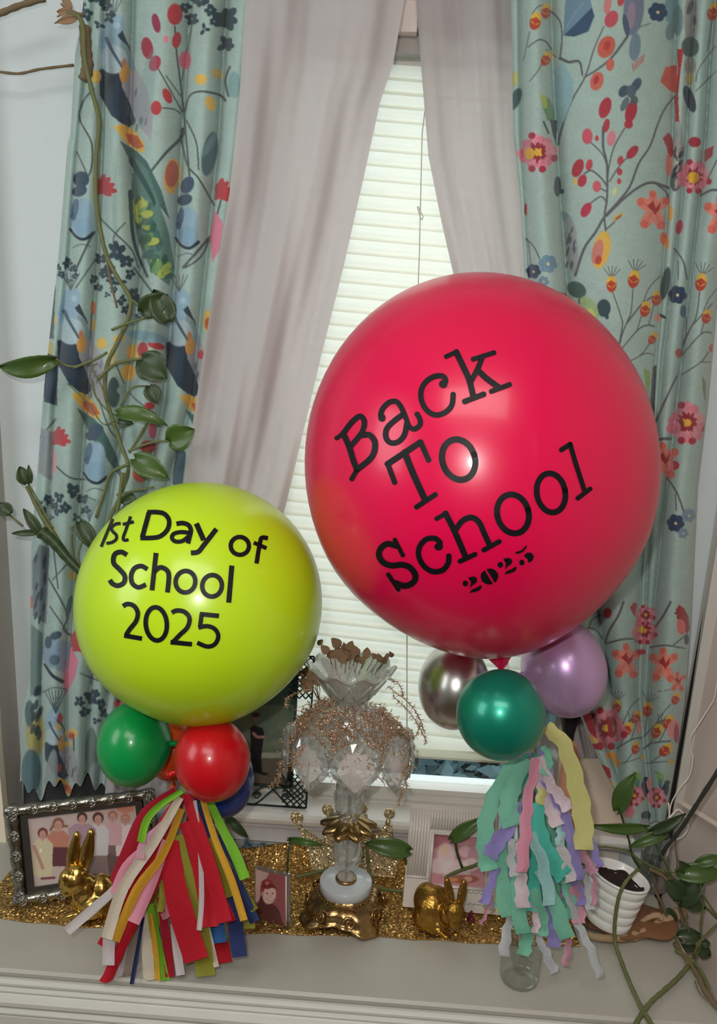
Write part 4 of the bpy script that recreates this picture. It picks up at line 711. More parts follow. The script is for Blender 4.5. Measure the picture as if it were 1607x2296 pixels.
balloon('light_blue_balloon', 1205, 1592, 45, 42, YR_+0.065, (120, 176, 190), 'light blue balloon almost hidden behind the dark green one', -60, grp=GR)
# ================================================================ vases
gl = thin_glass('clear_vase_glass', (240, 243, 240), 0.10)
cx_ = PZ(1163, 2196); rr = S(46, cx_.y)*1.02; zT = P(1163, 1985, cx_.y).z
vR = root('bottle_vase', cx_, 'clear glass bottle standing under the pastel tassel', 'vase')
b = MB(); prof = [(rr*0.62, 0.0), (rr*0.92, 0.001), (rr, 0.006), (rr*1.02, 0.03), (rr*0.98, 0.06), (rr*0.7, 0.09), (rr*0.42, 0.12), (rr*0.36, zT), (rr*0.46, zT+0.005)]
b.lathe(prof, cx_, 40, capt=False); b.build('glass_body', gl, vR)
b = MB(); b.tube([P(1150, 1700, cx_.y), cx_+Vector((0, 0, 0.03))], 0.0022, 8); bst = P(1135, 1480, cx_.y); b.tube([bst, P(1150, 1700, cx_.y)], 0.0022, 8); b.build('balloon_stick', mm('white_plastic', (230, 230, 228), 0.4), vR)
cL = PZ(462, 2112); rL = S(88, cL.y)
vL = root('round_vase', cL, 'round clear glass vase mostly hidden under the red and yellow tassel', 'vase')
dg = thin_glass('smoky_vase_glass', (205, 205, 200), 0.12)
b = MB(); b.lathe([(rL*0.55, 0.0), (rL*0.8, 0.003), (rL*1.0, 0.03), (rL*0.98, 0.05), (rL*0.75, 0.078), (rL*0.35, 0.10), (rL*0.32, 0.16), (rL*0.4, 0.165)], cL, 40, capt=False); b.build('glass_body', dg, vL)
b = MB(); b.tube([P(420, 1640, cL.y), cL+Vector((0, 0, 0.01))], 0.0022, 8); b.build('balloon_stick', M['white_plastic'], vL)
# ================================================================ tassels
TC = {'red': (196, 22, 42), 'crimson': (170, 20, 44), 'cream': (214, 203, 184), 'yellow': (216, 164, 48), 'lime': (122, 188, 44), 'olive': (148, 148, 52), 'white': (206, 198, 198), 'pink': (226, 150, 172), 'navy': (42, 56, 108), 'blue': (38, 88, 150), 'taupe': (150, 136, 124),
      'mint': (128, 196, 168), 'teal': (84, 190, 172), 'lavender': (150, 138, 200), 'rose': (206, 152, 170), 'pale': (196, 200, 202), 'aqua': (160, 204, 202), 'lemon': (206, 202, 130), 'blush': (216, 196, 202)}
def streamer(parent, pts, wpx, Y, col, cols, crinkle=0.0, flare=0.035, tw=0.0, seed=0):
    r = random.Random(seed); p = crv2(pts, 4); n = len(p); vs = []; ph = r.uniform(0, 6)
    for i, (x, y) in enumerate(p):
        t = i/(n-1); a = p[max(i-1, 0)]; c = p[min(i+1, n-1)]; tx, ty = c[0]-a[0], c[1]-a[1]; l = math.hypot(tx, ty) or 1; nx, ny = -ty/l, tx/l
        yy = Y-flare*t*t+0.002*math.sin(ph+t*5); w2 = wpx/2*(0.72+0.34*min(1, t*1.6)); zig = crinkle*math.sin(i*2.1+ph)*3
        for s in (-1, -.33, .33, 1):
            q = P(x+nx*(w2*s+zig), y+ny*(w2*s+zig), yy+0.0018*math.cos(s*2.2+ph+tw*t*3)+(crinkle*0.0016*math.sin(i*3.3+s*2)))
            if q.z < 0.0025: q.z = 0.0025+0.0004*(s+1)
            vs.append(q)
    b = MB(); b.add(vs, [(4*i+k, 4*i+k+1, 4*i+k+5, 4*i+k+4) for i in range(n-1) for k in range(3)])
    o = b.build('streamer', mm('tissue_'+col, cols[col], 0.75, var=0.06, vscale=40, transl=0.3, bump=0.3, bscale=300), parent, col+' tissue strip')
    return o
k1 = P(425, 1770, YL_+0.01)
tasL = root('tissue_tassel', (k1.x, YL_, 0.005), 'tissue paper tassel in red, yellow, cream and blue hanging below the small red balloon', 'tassel')
def ZL(pts): return [(x/2.678, 1750+y/2.678) for x, y in pts]
TL = [('cream', [(1080, 100), (920, 380), (740, 640), (640, 950)], 66, 8), ('yellow', [(1090, 170), (980, 440), (820, 660), (690, 965)], 54, 7), ('lime', [(1095, 62), (960, 150), (880, 240), (845, 370)], 44, 9), ('crimson', [(1060, 70), (880, 200), (780, 420), (700, 620)], 90, 3), ('pink', [(1050, 200), (900, 380), (760, 520), (690, 680)], 60, 4),
    ('white', [(880, 420), (700, 640), (560, 770), (400, 905)], 56, 6), ('white', [(860, 450), (720, 700), (660, 900), (650, 1110)], 70, 5), ('pink', [(1000, 360), (930, 560), (860, 720), (800, 855)], 72, 6.5), ('red', [(1010, 420), (920, 640), (760, 930), (625, 1235)], 62, 4.4), ('red', [(1060, 360), (1040, 560), (1090, 800), (1180, 1080)], 140, 5.5),
    ('olive', [(1060, 330), (1100, 520), (1190, 860), (1235, 1175)], 110, 4.8), ('red', [(1120, 80), (1180, 260), (1270, 560), (1350, 850)], 84, 7), ('red', [(1110, 250), (1180, 440), (1240, 700), (1260, 880)], 100, 6.0), ('yellow', [(1215, 110), (1290, 350), (1390, 600), (1465, 840)], 44, 9), ('lime', [(1250, 110), (1340, 300), (1410, 440), (1470, 590)], 60, 5.6),
    ('navy', [(1250, 300), (1340, 560), (1400, 800), (1440, 1060)], 84, 3.5), ('navy', [(1300, 330), (1420, 600), (1480, 740), (1530, 850)], 60, 3), ('crimson', [(1200, 500), (1290, 660), (1350, 760), (1390, 850)], 60, 6.2), ('blue', [(1240, 600), (1290, 800), (1320, 975)], 78, 3.2), ('red', [(1270, 780), (1320, 950), (1350, 1095)], 84, 2.2),
    ('lime', [(900, 740), (940, 980), (990, 1225)], 62, 2.6), ('cream', [(890, 760), (885, 1000), (895, 1225)], 66, 2.8), ('navy', [(860, 820), (820, 1050), (790, 1225)], 24, 4.2), ('white', [(760, 900), (730, 1080), (735, 1235)], 62, 2.4), ('olive', [(1330, 440), (1440, 640), (1530, 780)], 46, 2.6), ('olive', [(1380, 600), (1480, 760), (1500, 890)], 60, 2.2),
    ('pale', [(1300, 250), (1420, 440), (1465, 585)], 50, 2), ('crimson', [(960, 700), (1000, 960), (1020, 1180)], 54, 2.6), ('white', [(1040, 860), (1060, 1010), (1085, 1170)], 50, 3.4), ('rose', [(1070, 180), (960, 280), (860, 380), (840, 470)], 48, 5), ('olive', [(1200, 120), (1240, 300), (1330, 560), (1380, 700)], 60, 3), ('taupe', [(860, 800), (800, 1000), (765, 1200)], 64, 2), ('pink', [(960, 600), (1010, 780), (970, 820)], 40, 3),
    ('lime', [(1230, 700), (1310, 860), (1330, 960)], 60, 2), ('red', [(900, 560), (760, 760), (620, 1000)], 80, 2), ('cream', [(1210, 700), (1250, 900), (1300, 1120)], 30, 5.2), ('red', [(1080, 100), (960, 300), (880, 560), (720, 700)], 70, 2.6), ('white', [(1170, 120), (1200, 400), (1210, 700), (1195, 900)], 30, 7.4), ('yellow', [(900, 800), (930, 1000), (945, 1215)], 34, 3.2), ('olive', [(970, 600), (975, 700), (960, 790)], 40, 3.6), ('navy', [(1160, 90), (1240, 260), (1260, 340)], 50, 4), ('white', [(740, 760), (700, 980), (690, 1200)], 60, 1.6), ('taupe', [(980, 560), (1020, 900), (1060, 1130)], 60, 1.4)]
for i, (c, pts, wd, o_) in enumerate(TL): streamer(tasL, ZL(pts), wd/2.678, YL_-0.012-0.0042*o_, c, TC, 0, 0.012+0.002*o_, 0.6, i)
for i in range(22):
    a = -0.9+1.8*(i+rnd.random())/22; c = rnd.choice(['red', 'cream', 'olive', 'taupe', 'navy', 'yellow', 'white', 'crimson', 'lime'])
    streamer(tasL, [(420+a*6, 1775), (420+a*60, 1880), (415+a*115, 2000), (410+a*140, 2090+rnd.uniform(-20, 50)*(1-abs(a)*0.5)-abs(a)*20)], 24, YL_+0.012+0.012*rnd.random(), c, TC, 0, -0.01, 0.5, 100+i)
b = MB(); b.ell(P(432, 1862, YL_-0.02), S(22, YL_), S(16, YL_), S(12, YL_)); b.build('gathered_top', mm('tissue_cream2', (206, 168, 150), 0.8), tasL)
k2 = P(1190, 1690, YR_)
tasR = root('tissue_tassel', (k2.x, YR_, 0.06), 'pastel tissue paper tassel in mint, lavender and pink below the dark green balloon', 'tassel')
def ZR(pts): return [(850+x/3.214, 1750+y/3.214) for x, y in pts]
TR_ = [('mint', [(1010, -170), (850, 60), (770, 300), (770, 520), (790, 650)], 120, 4), ('mint', [(1060, -160), (960, 60), (930, 200), (960, 330)], 130, 5), ('lavender', [(1000, 150), (940, 320), (850, 450), (790, 550)], 110, 6), ('mint', [(880, 450), (880, 700), (930, 980)], 110, 3.5), ('pink', [(1130, -160), (1070, 150), (1050, 400), (1025, 660)], 84, 9),
    ('blush', [(1020, 640), (1025, 780), (1035, 920)], 96, 7), ('teal', [(1130, 160), (1160, 400), (1250, 590), (1340, 690)], 130, 6), ('aqua', [(1090, 380), (1180, 600), (1230, 900)], 86, 8), ('mint', [(1020, 540), (1000, 800), (1030, 1105)], 100, 5), ('lavender', [(1180, -30), (1310, 200), (1390, 450), (1430, 720)], 84, 5),
    ('lemon', [(1200, -385), (1330, -260), (1420, 30), (1470, 300), (1470, 500)], 130, 8), ('blush', [(1120, -60), (1190, 80), (1240, 220), (1285, 330)], 90, 4.4), ('blush', [(1150, -170), (1230, 20), (1310, 130), (1365, 215)], 80, 6.6), ('white', [(1290, 420), (1340, 560), (1385, 730)], 76, 7), ('mint', [(1160, 640), (1270, 900), (1350, 1140)], 110, 4.6),
    ('lavender', [(1200, 760), (1255, 1000), (1255, 1200)], 96, 3.8), ('pale', [(1360, 830), (1430, 1030), (1520, 1210), (1590, 1420)], 56, 6.2), ('pale', [(1130, 1080), (1200, 1240), (1265, 1385)], 62, 4), ('mint', [(1070, 1050), (1060, 1160), (1035, 1260)], 90, 3.4), ('pale', [(950, 960), (915, 1110), (895, 1265)], 72, 4.2), ('rose', [(1440, 480), (1510, 600), (1550, 670)], 66, 4),
    ('lavender', [(1480, 330), (1540, 480), (1590, 625)], 54, 5.4), ('rose', [(1400, 760), (1430, 900), (1440, 1030)], 90, 3.6), ('lemon', [(850, 720), (880, 830), (890, 940)], 84, 3), ('lavender', [(850, 620), (800, 760), (750, 890)], 66, 4), ('mint', [(1110, 780), (1170, 1000), (1160, 1120)], 96, 4.4), ('rose', [(1360, 1120), (1360, 1220), (1335, 1335)], 50, 3), ('rose', [(830, 820), (780, 930), (730, 1040)], 26, 3.2),
    ('rose', [(1530, 600), (1550, 760), (1545, 900)], 34, 3.2), ('pale', [(960, 420), (950, 560), (975, 690)], 60, 5.4), ('teal', [(1100, 560), (1120, 760), (1090, 940)], 90, 3.4), ('blush', [(1080, 880), (1130, 980), (1125, 1100)], 50, 5.6), ('mint', [(1300, 640), (1380, 860), (1390, 1000)], 80, 2.6), ('lavender', [(1340, 620), (1440, 800), (1450, 900)], 70, 2.6), ('pale', [(1470, 640), (1510, 800), (1520, 930)], 60, 2.4), ('lemon', [(1110, -20), (1170, 60), (1150, 170)], 60, 3.6), ('mint', [(1180, -250), (1220, -160), (1190, -40)], 60, 5), ('aqua', [(1280, 300), (1310, 380), (1290, 470)], 60, 5.6), ('lavender', [(1160, -240), (1200, -120), (1250, 60)], 60, 3.4), ('teal', [(990, 900), (1010, 1000), (1030, 1090)], 90, 4)]
for i, (c, pts, wd, o_) in enumerate(TR_): streamer(tasR, ZR(pts), wd/3.214, YR_-0.018-0.0038*o_, c, TC, 1.0, 0.010, 0.8, 300+i)
for i in range(20):
    a = -0.9+1.8*(i+rnd.random())/20; c = rnd.choice(['mint', 'teal', 'lavender', 'aqua', 'rose', 'pale', 'mint'])
    streamer(tasR, [(1180+a*10, 1690), (1190+a*60, 1790), (1200+a*85, 1900), (1200+a*95, 2010+rnd.uniform(0, 80)*(1-abs(a)*0.6))], 26, YR_+0.02+0.006*rnd.random(), c, TC, 1.0, -0.004, 0.5, 400+i)
# ================================================================ glitter runner
gold_gl = mat('gold_glitter', (206, 164, 96), 0.30, metal=0.8, var=0.25, vscale=40, glitter=1.7, gscale=520)
champ_gl = mat('champagne_glitter', (236, 214, 168), 0.30, metal=0.65, var=0.2, glitter=1.6, gscale=600)
fe = [(-60, 2052), (0, 2062), (160, 2079), (400, 2092), (600, 2095), (850, 2103), (1120, 2119), (1300, 2122)]
x0r = PZ(-60, 2052).x; x1r = PZ(1300, 2122).x
fx = [PZ(a, c) for a, c in fe]
def runner(u, v):
    x = x0r+(x1r-x0r)*u; yf_ = float(np.interp(x, [q.x for q in fx], [q.y for q in fx])); y = yf_+(1.048-yf_)*v
    z = 0.0010+0.0006*math.sin(x*60+v*3)*(v > 0.05) + (0.020*max(0, (v-0.86)/0.14)**1.5*(0.75+0.35*math.sin(x*37)))
    return Vector((x, y+0.001*math.sin(x*90), z))
b = MB(); b.grid(runner, 220, 40); o = b.build('table_runner', gold_gl, solid=0.0006); tag(o, 'gold glitter fabric runner lying across the shelf under the ornaments', 'runner')
# ================================================================ crystal lamp
LC = PZ(772, 2046)+Vector((0, 0, 0.0028)); LY = LC.y
def zl(y): return P(772, y, LY).z
def rl(n, y=1900): return n*dep(P(772, y, LY))/F
lamp = root('crystal_lamp', LC, 'crystal and brass lamp with glass petal shade and marble disc on a scrolled brass foot', 'lamp')
brass = mat('antique_brass', (168, 138, 92), 0.26, metal=1.0, var=0.25, vscale=60, bump=0.15, bscale=400)
def crystal(name, tint=(240, 243, 240), gl_=0.26, dif=0.26, dc=(225, 228, 224)):
    m = thin_glass(name, tint, gl_, 0.04); nt = m.node_tree; out = nt.nodes['Material Output']; l = out.inputs[0].links[0].from_socket
    p = nt.nodes.new('ShaderNodeBsdfPrincipled'); p.inputs['Base Color'].default_value = (*lin(dc), 1); p.inputs['Roughness'].default_value = 0.15
    n_ = nt.nodes.new('ShaderNodeTexNoise'); n_.inputs['Scale'].default_value = 40
    mr = nt.nodes.new('ShaderNodeMapRange'); mr.inputs[3].default_value = dif*0.4; mr.inputs[4].default_value = dif*1.6; nt.links.new(n_.outputs['Fac'], mr.inputs[0])
    mx = nt.nodes.new('ShaderNodeMixShader'); nt.links.new(mr.outputs[0], mx.inputs[0]); nt.links.new(l, mx.inputs[1]); nt.links.new(p.outputs[0], mx.inputs[2]); nt.links.new(mx.outputs[0], out.inputs[0]); return m
cg = crystal('cut_crystal'); fg = crystal('frosted_glass', (215, 210, 206), 0.05, 0.75, (222, 216, 210))
zd = zl(1992); zdt = zl(1973); zdt = zd+0.0125
ft = rl(98, 2040)
def footmod(r, z, th, i):
    lobe = 0.5+0.5*math.cos(4*(th+0.95)); w4 = max(0, lobe)**1.5; t = i/9.0
    return (r*(0.80+0.24*w4*t+0.03*math.cos(16*th)*t), max(0.0, z*1.0+(0.30*(1-w4)*(t**2))*zd*0.9))
prof = [(rl(50), zd), (rl(60), zd-0.001), (rl(64), zd*0.88), (rl(66), zd*0.80), (rl(80), zd*0.72), (rl(92), zd*0.56), (rl(96), zd*0.40), (rl(94), zd*0.24), (rl(100), zd*0.10), (rl(106), 0.0)]
b = MB(); b.lathe(prof, LC-Vector((0, 0, 0.0003)), 96, mod=footmod, capb=False, capt=False); o = b.build('brass_foot', brass, lamp, solid=0.0012)
for k in range(8):
    th = k*math.pi/4+0.95+math.pi/8*0; c = LC+Vector((math.cos(th), math.sin(th), 0))*rl(88)+Vector((0, 0, zd*0.50))
    tg = Vector((-math.sin(th), math.cos(th), 0)); up_ = Vector((math.cos(th)*-0.4, math.sin(th)*-0.4, 1)).normalized(); b = MB()
    sp = [c+(tg*math.cos(a_)+up_*math.sin(a_))*(0.0022+0.0062*(a_/9.5))*(1 if k % 2 else 1) for a_ in [i*0.5 for i in range(20)]]
    b.tube(sp, [0.0009+0.0009*i/19 for i in range(20)], 6); b.build('scroll', brass, lamp)
b = MB()
for k in range(40):
    a_ = 2*math.pi*k/40; b.ell(LC+Vector((math.cos(a_)*rl(62), math.sin(a_)*rl(62), zd*0.86)), 0.0014, n=6, m=5)
o = b.build('beading', brass, lamp); o['kind'] = 'stuff'
marble = mat('white_marble', (190, 194, 196), 0.22, var=0.12, vscale=25)
b = MB(); b.lathe([(rl(57), 0.0), (rl(59), 0.001), (rl(59), 0.011), (rl(57.5), 0.0125), (0.004, 0.0126)], Vector((LC.x, LC.y, zd+0.0003)), 56); b.build('marble_disc', marble, lamp)
def facet(prof, c, n, name, m, tw=True):
    b = MB(); b.lathe(prof, c, n, mod=(lambda r, z, th, i: (r*(1 if (int(round(th*n/(2*math.pi)))+i) % 2 else 0.93), z)) if tw else None); b.build(name, m, lamp, smooth=False)
zt_ = zd+0.0128; z2 = zl(1872)
hh = z2-zt_
facet([(rl(22), zt_), (rl(20), zt_+hh*.10), (rl(16), zt_+hh*.2), (rl(26), zt_+hh*.32), (rl(33), zt_+hh*.45), (rl(35), zt_+hh*.6), (rl(33), zt_+hh*.75), (rl(28), zt_+hh*.88), (rl(20), z2)], Vector((LC.x, LC.y, 0)), 18, 'crystal_stem', cg)
b = MB(); b.lathe([(rl(24), zt_), (rl(24), zt_+0.003), (rl(19), zt_+0.004)], Vector((LC.x, LC.y, 0)), 32); b.build('brass_collar', brass, lamp)
b = MB(); b.tube([LC+Vector((0, 0, zt_)), LC+Vector((0.0, 0, zl(1580)))], 0.0024, 10); b.build('centre_rod', brass, lamp)
z3 = zl(1848)
b = MB(); b.lathe([(rl(18), z2), (rl(26), z2+0.002), (rl(24), z3-0.002), (rl(16), z3+0.004)], Vector((LC.x, LC.y, 0)), 32); b.build('petal_hub', brass, lamp)
def petal_mesh(b, c, th, r0_, r1_, w_, dz0, dz1, cup=0.12, n=8, tip=0.9):
    d = Vector((math.cos(th), math.sin(th), 0)); s = Vector((-math.sin(th), math.cos(th), 0))
    def fn(u, v):
        t = v; w2 = w_*math.sin(math.pi*min(1, t*0.86+0.13))**0.8; a_ = (u-0.5)*2
        return c+d*(r0_+(r1_-r0_)*t)+s*(a_*w2)+Vector((0, 0, dz0+(dz1-dz0)*t**1.5+cup*w_*(1-a_*a_)*1.0-cup*w_*0.6*math.cos(a_*9)*0.12))
    b.grid(fn, 6, n)
for k in range(9):
    b = MB(); petal_mesh(b, Vector((LC.x, LC.y, z3)), k*2*math.pi/9+0.2, rl(16), rl(64), rl(19), 0.004, -0.006, 0.5); b.build('brass_petal', brass, lamp, solid=0.0008)
z4 = zl(1742); hh = z4-z3
facet([(rl(16), z3+0.002), (rl(22), z3+hh*.10), (rl(26), z3+hh*.22), (rl(34), z3+hh*.36), (rl(37), z3+hh*.55), (rl(36), z3+hh*.75), (rl(30), z3+hh*.9), (rl(22), z4)], Vector((LC.x, LC.y, 0)), 18, 'crystal_stem', cg)
# bell shaped glass shade with eight drop petals
LT_ = Vector((P(783, 1600, LY).x, LY, 0))
bell = [(rl(30), zl(1585)), (rl(62), zl(1600)), (rl(98), zl(1630)), (rl(122), zl(1668)), (rl(132), zl(1705)), (rl(134), zl(1725))]
DF = 0.62
bell = [(r_, z_+0.010) for r_, z_ in bell]
b = MB(); b.lathe(bell, LT_, 64, mod=lambda r, z, th, i: (r*(1+0.035*math.cos(8*th)*i/5), z), capb=False, capt=False)
for v_ in b.v: v_.y = LT_.y+(v_.y-LT_.y)*DF
b.build('glass_shade', cg, lamp)
zc = zl(1712)+0.014
for k in range(8):
    th = -math.pi/2+0.17+k*math.pi/4; d = Vector((math.cos(th), math.sin(th), 0)); s = Vector((-math.sin(th), math.cos(th), 0)); c = LT_+Vector((d.x, d.y*DF, 0))*rl(134)
    R1, H1 = rl(54), rl(60)
    def dp(a_, t, off): # a: angle around the drop, t: 0 centre .. 1 rim
        hx = math.cos(a_)*R1*t; hz = math.sin(a_)*H1*t
        if math.sin(a_) < 0: hx *= (1-0.75*(-math.sin(a_))**1.3)
        return c+s*hx+Vector((0, 0, zc+hz))+d*(off*(1-t*t))
    b = MB(); n = 24; vs = []; 
    for t, of in ((1.0, 0), (0.74, 0.0), (0.0, 0)):
        for q in range(n): vs.append(dp(2*math.pi*q/n, t, 0.006)+d*(0.003 if t == 0.74 and q % 2 else 0))
    b.add(vs, [(r_*n+q, r_*n+(q+1) % n, (r_+1)*n+(q+1) % n, (r_+1)*n+q) for r_ in range(1) for q in range(n)])
    drop = b.build('glass_drop', cg, lamp, smooth=False, solid=0.002)
    b = MB(); vs = [dp(2*math.pi*q/n, 0.78, 0.0075) for q in range(n)]+[dp(2*math.pi*q/n, 0.4, 0.0075) for q in range(n)]+[c+Vector((0, 0, zc))+d*0.0078]
    b.add(vs, [(q, (q+1) % n, n+(q+1) % n, n+q) for q in range(n)]+[(n+q, n+(q+1) % n, 2*n) for q in range(n)]); b.build('frosted_face', fg, drop)
    b = MB(); b.ell(c+Vector((0, 0, zl(1650)))-d*rl(8), rl(21), rl(10), rl(25), n=10, m=8); b.build('crystal_bead', cg, lamp, smooth=False)
b = MB(); zb0, zb1 = zl(1560), zl(1494)
def dish(r, z, th, i):
    t = i/6.0; return (r*(1+0.05*math.cos(10*th)*t), z+rl(7)*math.cos(10*th)*t*t)
b.lathe([(rl(30), zb0-0.006), (rl(34), zb0), (rl(46), zb0+0.003), (rl(62), zb0+(zb1-zb0)*.45), (rl(76), zb0+(zb1-zb0)*.7), (rl(86), zb0+(zb1-zb0)*.9), (rl(93), zb1)], LT_, 80, mod=dish, capt=False); b.build('crystal_dish', crystal('dish_crystal', (226, 234, 226), 0.26, 0.42), lamp, smooth=False, solid=0.003)
for k in range(10):
    th = -math.pi/2+k*math.pi/5; b = MB(); d = Vector((math.cos(th), math.sin(th), 0)); s = Vector((-math.sin(th), math.cos(th), 0)); dz = zb1-zb0
    p0 = LT_+d*rl(50)+Vector((0, 0, zb0+0.004)); 
    for sg in (-1, 1): b.tube([p0+s*sg*rl(14), LT_+d*rl(80)+Vector((0, 0, zb0+dz*.72))], [0.0012, 0.0012], 5)
    o = b.build('cut_facet', M.setdefault('dc', bpy.data.materials['dish_crystal']), lamp); o['kind'] = 'stuff'
# ---- glitter twig garland
rose_gl = mat('rose_gold_twig', (206, 172, 142), 0.32, metal=0.55, var=0.3, vscale=80, glitter=1.2, gscale=1200)
gar = root('twig_garland', (LT_.x, LT_.y, zl(1650)), 'garland of rose gold glitter twigs wound around the crystal lamp shade', 'garland')
b = MB()
def bell_r(z):
    zs_ = [q[1] for q in bell][::-1]; rs_ = [q[0] for q in bell][::-1]; return float(np.interp(z, zs_, rs_))
rg = random.Random(5)
for i in range(1300):
    th = rg.uniform(0, 2*math.pi) if i % 3 else rg.uniform(-math.pi, 0); z = zl(rg.triangular(1555, 1720, 1605)); r = bell_r(z)*rg.uniform(1.0, 1.08)+0.001
    p = LT_+Vector((math.cos(th)*r, math.sin(th)*r*DF, z)); out_ = Vector((math.cos(th), math.sin(th), 0)); d = (out_*rg.uniform(-.1, .7)+Vector((rg.uniform(-1, 1), rg.uniform(-1, 1), rg.uniform(-.9, .8)))).normalized(); pts = [p]
    for s in range(rg.randint(2, 4)):
        d = (d+Vector((rg.uniform(-.7, .7), rg.uniform(-.7, .7), rg.uniform(-.8, .4)))).normalized(); p = p+d*rg.uniform(0.0025, 0.0055); pts.append(p)
        if rg.random() < 0.5:
            e = (d+Vector((rg.uniform(-1, 1), rg.uniform(-1, 1), rg.uniform(-1, 1)))).normalized(); b.tube([p, p+e*rg.uniform(0.002, 0.004)], [0.0006, 0.0004], 3)
    b.tube(pts, [0.0007]*(len(pts)-1)+[0.0004], 3)
    if rg.random() < 0.35: b.ell(p, 0.0011, n=5, m=4)
def hang(pl, Y, dens=9):
    pts = crv([P(x, y, Y) for x, y in pl], dens); b.tube(pts, 0.0006, 3)
    for p in pts:
        for q in range(2):
            e = Vector((rg.uniform(-1, 1), rg.uniform(-.6, .6), rg.uniform(-1, .6))).normalized()*rg.uniform(0.002, 0.006); b.tube([p, p+e], [0.0007, 0.0004], 3)
for pl in ([(700, 1600), (660, 1640), (640, 1690), (625, 1740), (605, 1762)], [(690, 1620), (645, 1670), (630, 1720), (622, 1765)], [(880, 1560), (920, 1600), (945, 1640), (955, 1665)], [(870, 1540), (915, 1575), (940, 1610), (950, 1640)], [(890, 1620), (930, 1650), (940, 1625)], [(895, 1660), (902, 1710), (908, 1745), (900, 1775), (893, 1805)], [(900, 1680), (905, 1730), (912, 1765)], [(640, 1580), (650, 1560), (700, 1545)], [(850, 1520), (890, 1530), (905, 1560)]):
    hang(pl, LY-rl(60)*0.3)
o = b.build('glitter_twigs', rose_gl, gar, smooth=False); o['kind'] = 'stuff'
# ---- leaves
def leaf(parent, B, T, w_, m, cup=0.15, bend=0.12, heart=0.35, name='leaf', nu=6, nv=10, roll=0.0, label=None):
    B, T = Vector(B), Vector(T); ax = T-B; L_ = ax.length; a = ax.normalized(); view = (CAM-(B+T)/2).normalized(); s = a.cross(view)
    s = s.normalized() if s.length > 1e-4 else Vector((1, 0, 0)); n = s.cross(a).normalized(); s2 = s*math.cos(roll)+n*math.sin(roll); n2 = -s*math.sin(roll)+n*math.cos(roll)
    def fn(u, v):
        f = (math.sin(math.pi*min(1, v)**0.72)**0.75)*(1-0.12*v); q = (u-0.5)*2; back = -heart*L_*0.22*abs(q)**1.5*max(0, 1-v*4)
        return B+a*(L_*v+back)+s2*(q*w_/2*max(f, 0.34*heart*2*(1-v*6) if v < .16 else 0.0))+n2*(bend*L_*math.sin(math.pi*v)+cup*w_*abs(q)**1.4-cup*w_*0.25)
    b = MB(); b.grid(fn, nu, nv); return b.build(name, m, parent, label=label, solid=0.0005)
leafm = mat('pothos_leaf', (66, 92, 38), 0.40, var=0.22, vscale=25, coat=0.1); leafd = mat('dark_pothos_leaf', (48, 66, 34), 0.44, var=0.2, vscale=30, coat=0.05); stemm = mat('green_vine_stem', (98, 104, 62), 0.6, var=0.2); stembr = mat('brown_vine_stem', (112, 96, 70), 0.7, var=0.25); driedm = mat('dried_eucalyptus', (140, 112, 84), 0.7, var=0.25, vscale=50)
for m_ in (leafm, leafd):
    nt = m_.node_tree; tcn = [n for n in nt.nodes if n.type == 'TEX_COORD'][0]
spr = root('dried_sprig', (LT_.x, LT_.y, zl(1500)), 'dried brown eucalyptus sprigs sticking up out of the crystal dish', 'sprig')
b = MB(); tipz = []
sp_pts = [(728, 1456, 12), (718, 1440, 8), (752, 1440, 14), (742, 1466, 11), (758, 1462, 15), (772, 1452, 13), (785, 1448, 12), (782, 1466, 16), (796, 1458, 13), (770, 1474, 13), (800, 1474, 11), (822, 1464, 12), (838, 1470, 8), (850, 1474, 10), (862, 1478, 9), (868, 1470, 6), (876, 1466, 7), (812, 1478, 9), (690, 1502, 14), (700, 1516, 13), (680, 1524, 11), (696, 1532, 13), (712, 1528, 11), (672, 1508, 8), (686, 1542, 12)]
for i, (x, y, r_) in enumerate(sp_pts):
    yy = LY+rnd.uniform(-.012, .01); c = P(x, y, yy); a_ = rnd.uniform(-2.6, -0.5); dd = P(x+r_*math.cos(a_), y+r_*math.sin(a_), yy+rnd.uniform(-.004, .004)); leaf(spr, c*2-dd, dd, rl(r_*1.7, 1500), driedm, heart=0.2, nu=4, nv=6)
    o_ = P(780+(x-780)*0.72, y+34, LY) if x > 712 else P(715, 1570, LY)
    b.tube([o_, (o_+c)/2+Vector((0.002, 0, 0.002)), c], [0.0006]*3, 4)
o = b.build('stems', stembr, spr); o['kind'] = 'stuff'
# ================================================================ glitter crown
CP = Plane(P(670, 1958, 1.008), P(905, 1972, 1.008)-P(670, 1958, 1.008), P(672, 1830, 1.022)-P(670, 1958, 1.008))
crown = root('glitter_crown', (CP.at(.5, 0).x, 1.008, 0.02), 'flat champagne glitter crown ornament with ball tips behind the crystal lamp', 'crown')
pl = [(668, 1850), (684, 1866), (705, 1884), (722, 1888), (728, 1850), (740, 1850), (748, 1886), (775, 1896), (800, 1888), (806, 1850), (816, 1850), (828, 1886), (848, 1884), (862, 1850), (878, 1850), (878, 1884), (904, 1902), (884, 1968), (790, 1960), (700, 1952), (684, 1893)]
b = MB(); fr = [CP.px(x, y, 0.002) for x, y in pl]; bk = [CP.px(x, y, -0.002) for x, y in pl]; n = len(pl); ci = CP.px(790, 1925, 0.002); cb = CP.px(790, 1925, -0.002)
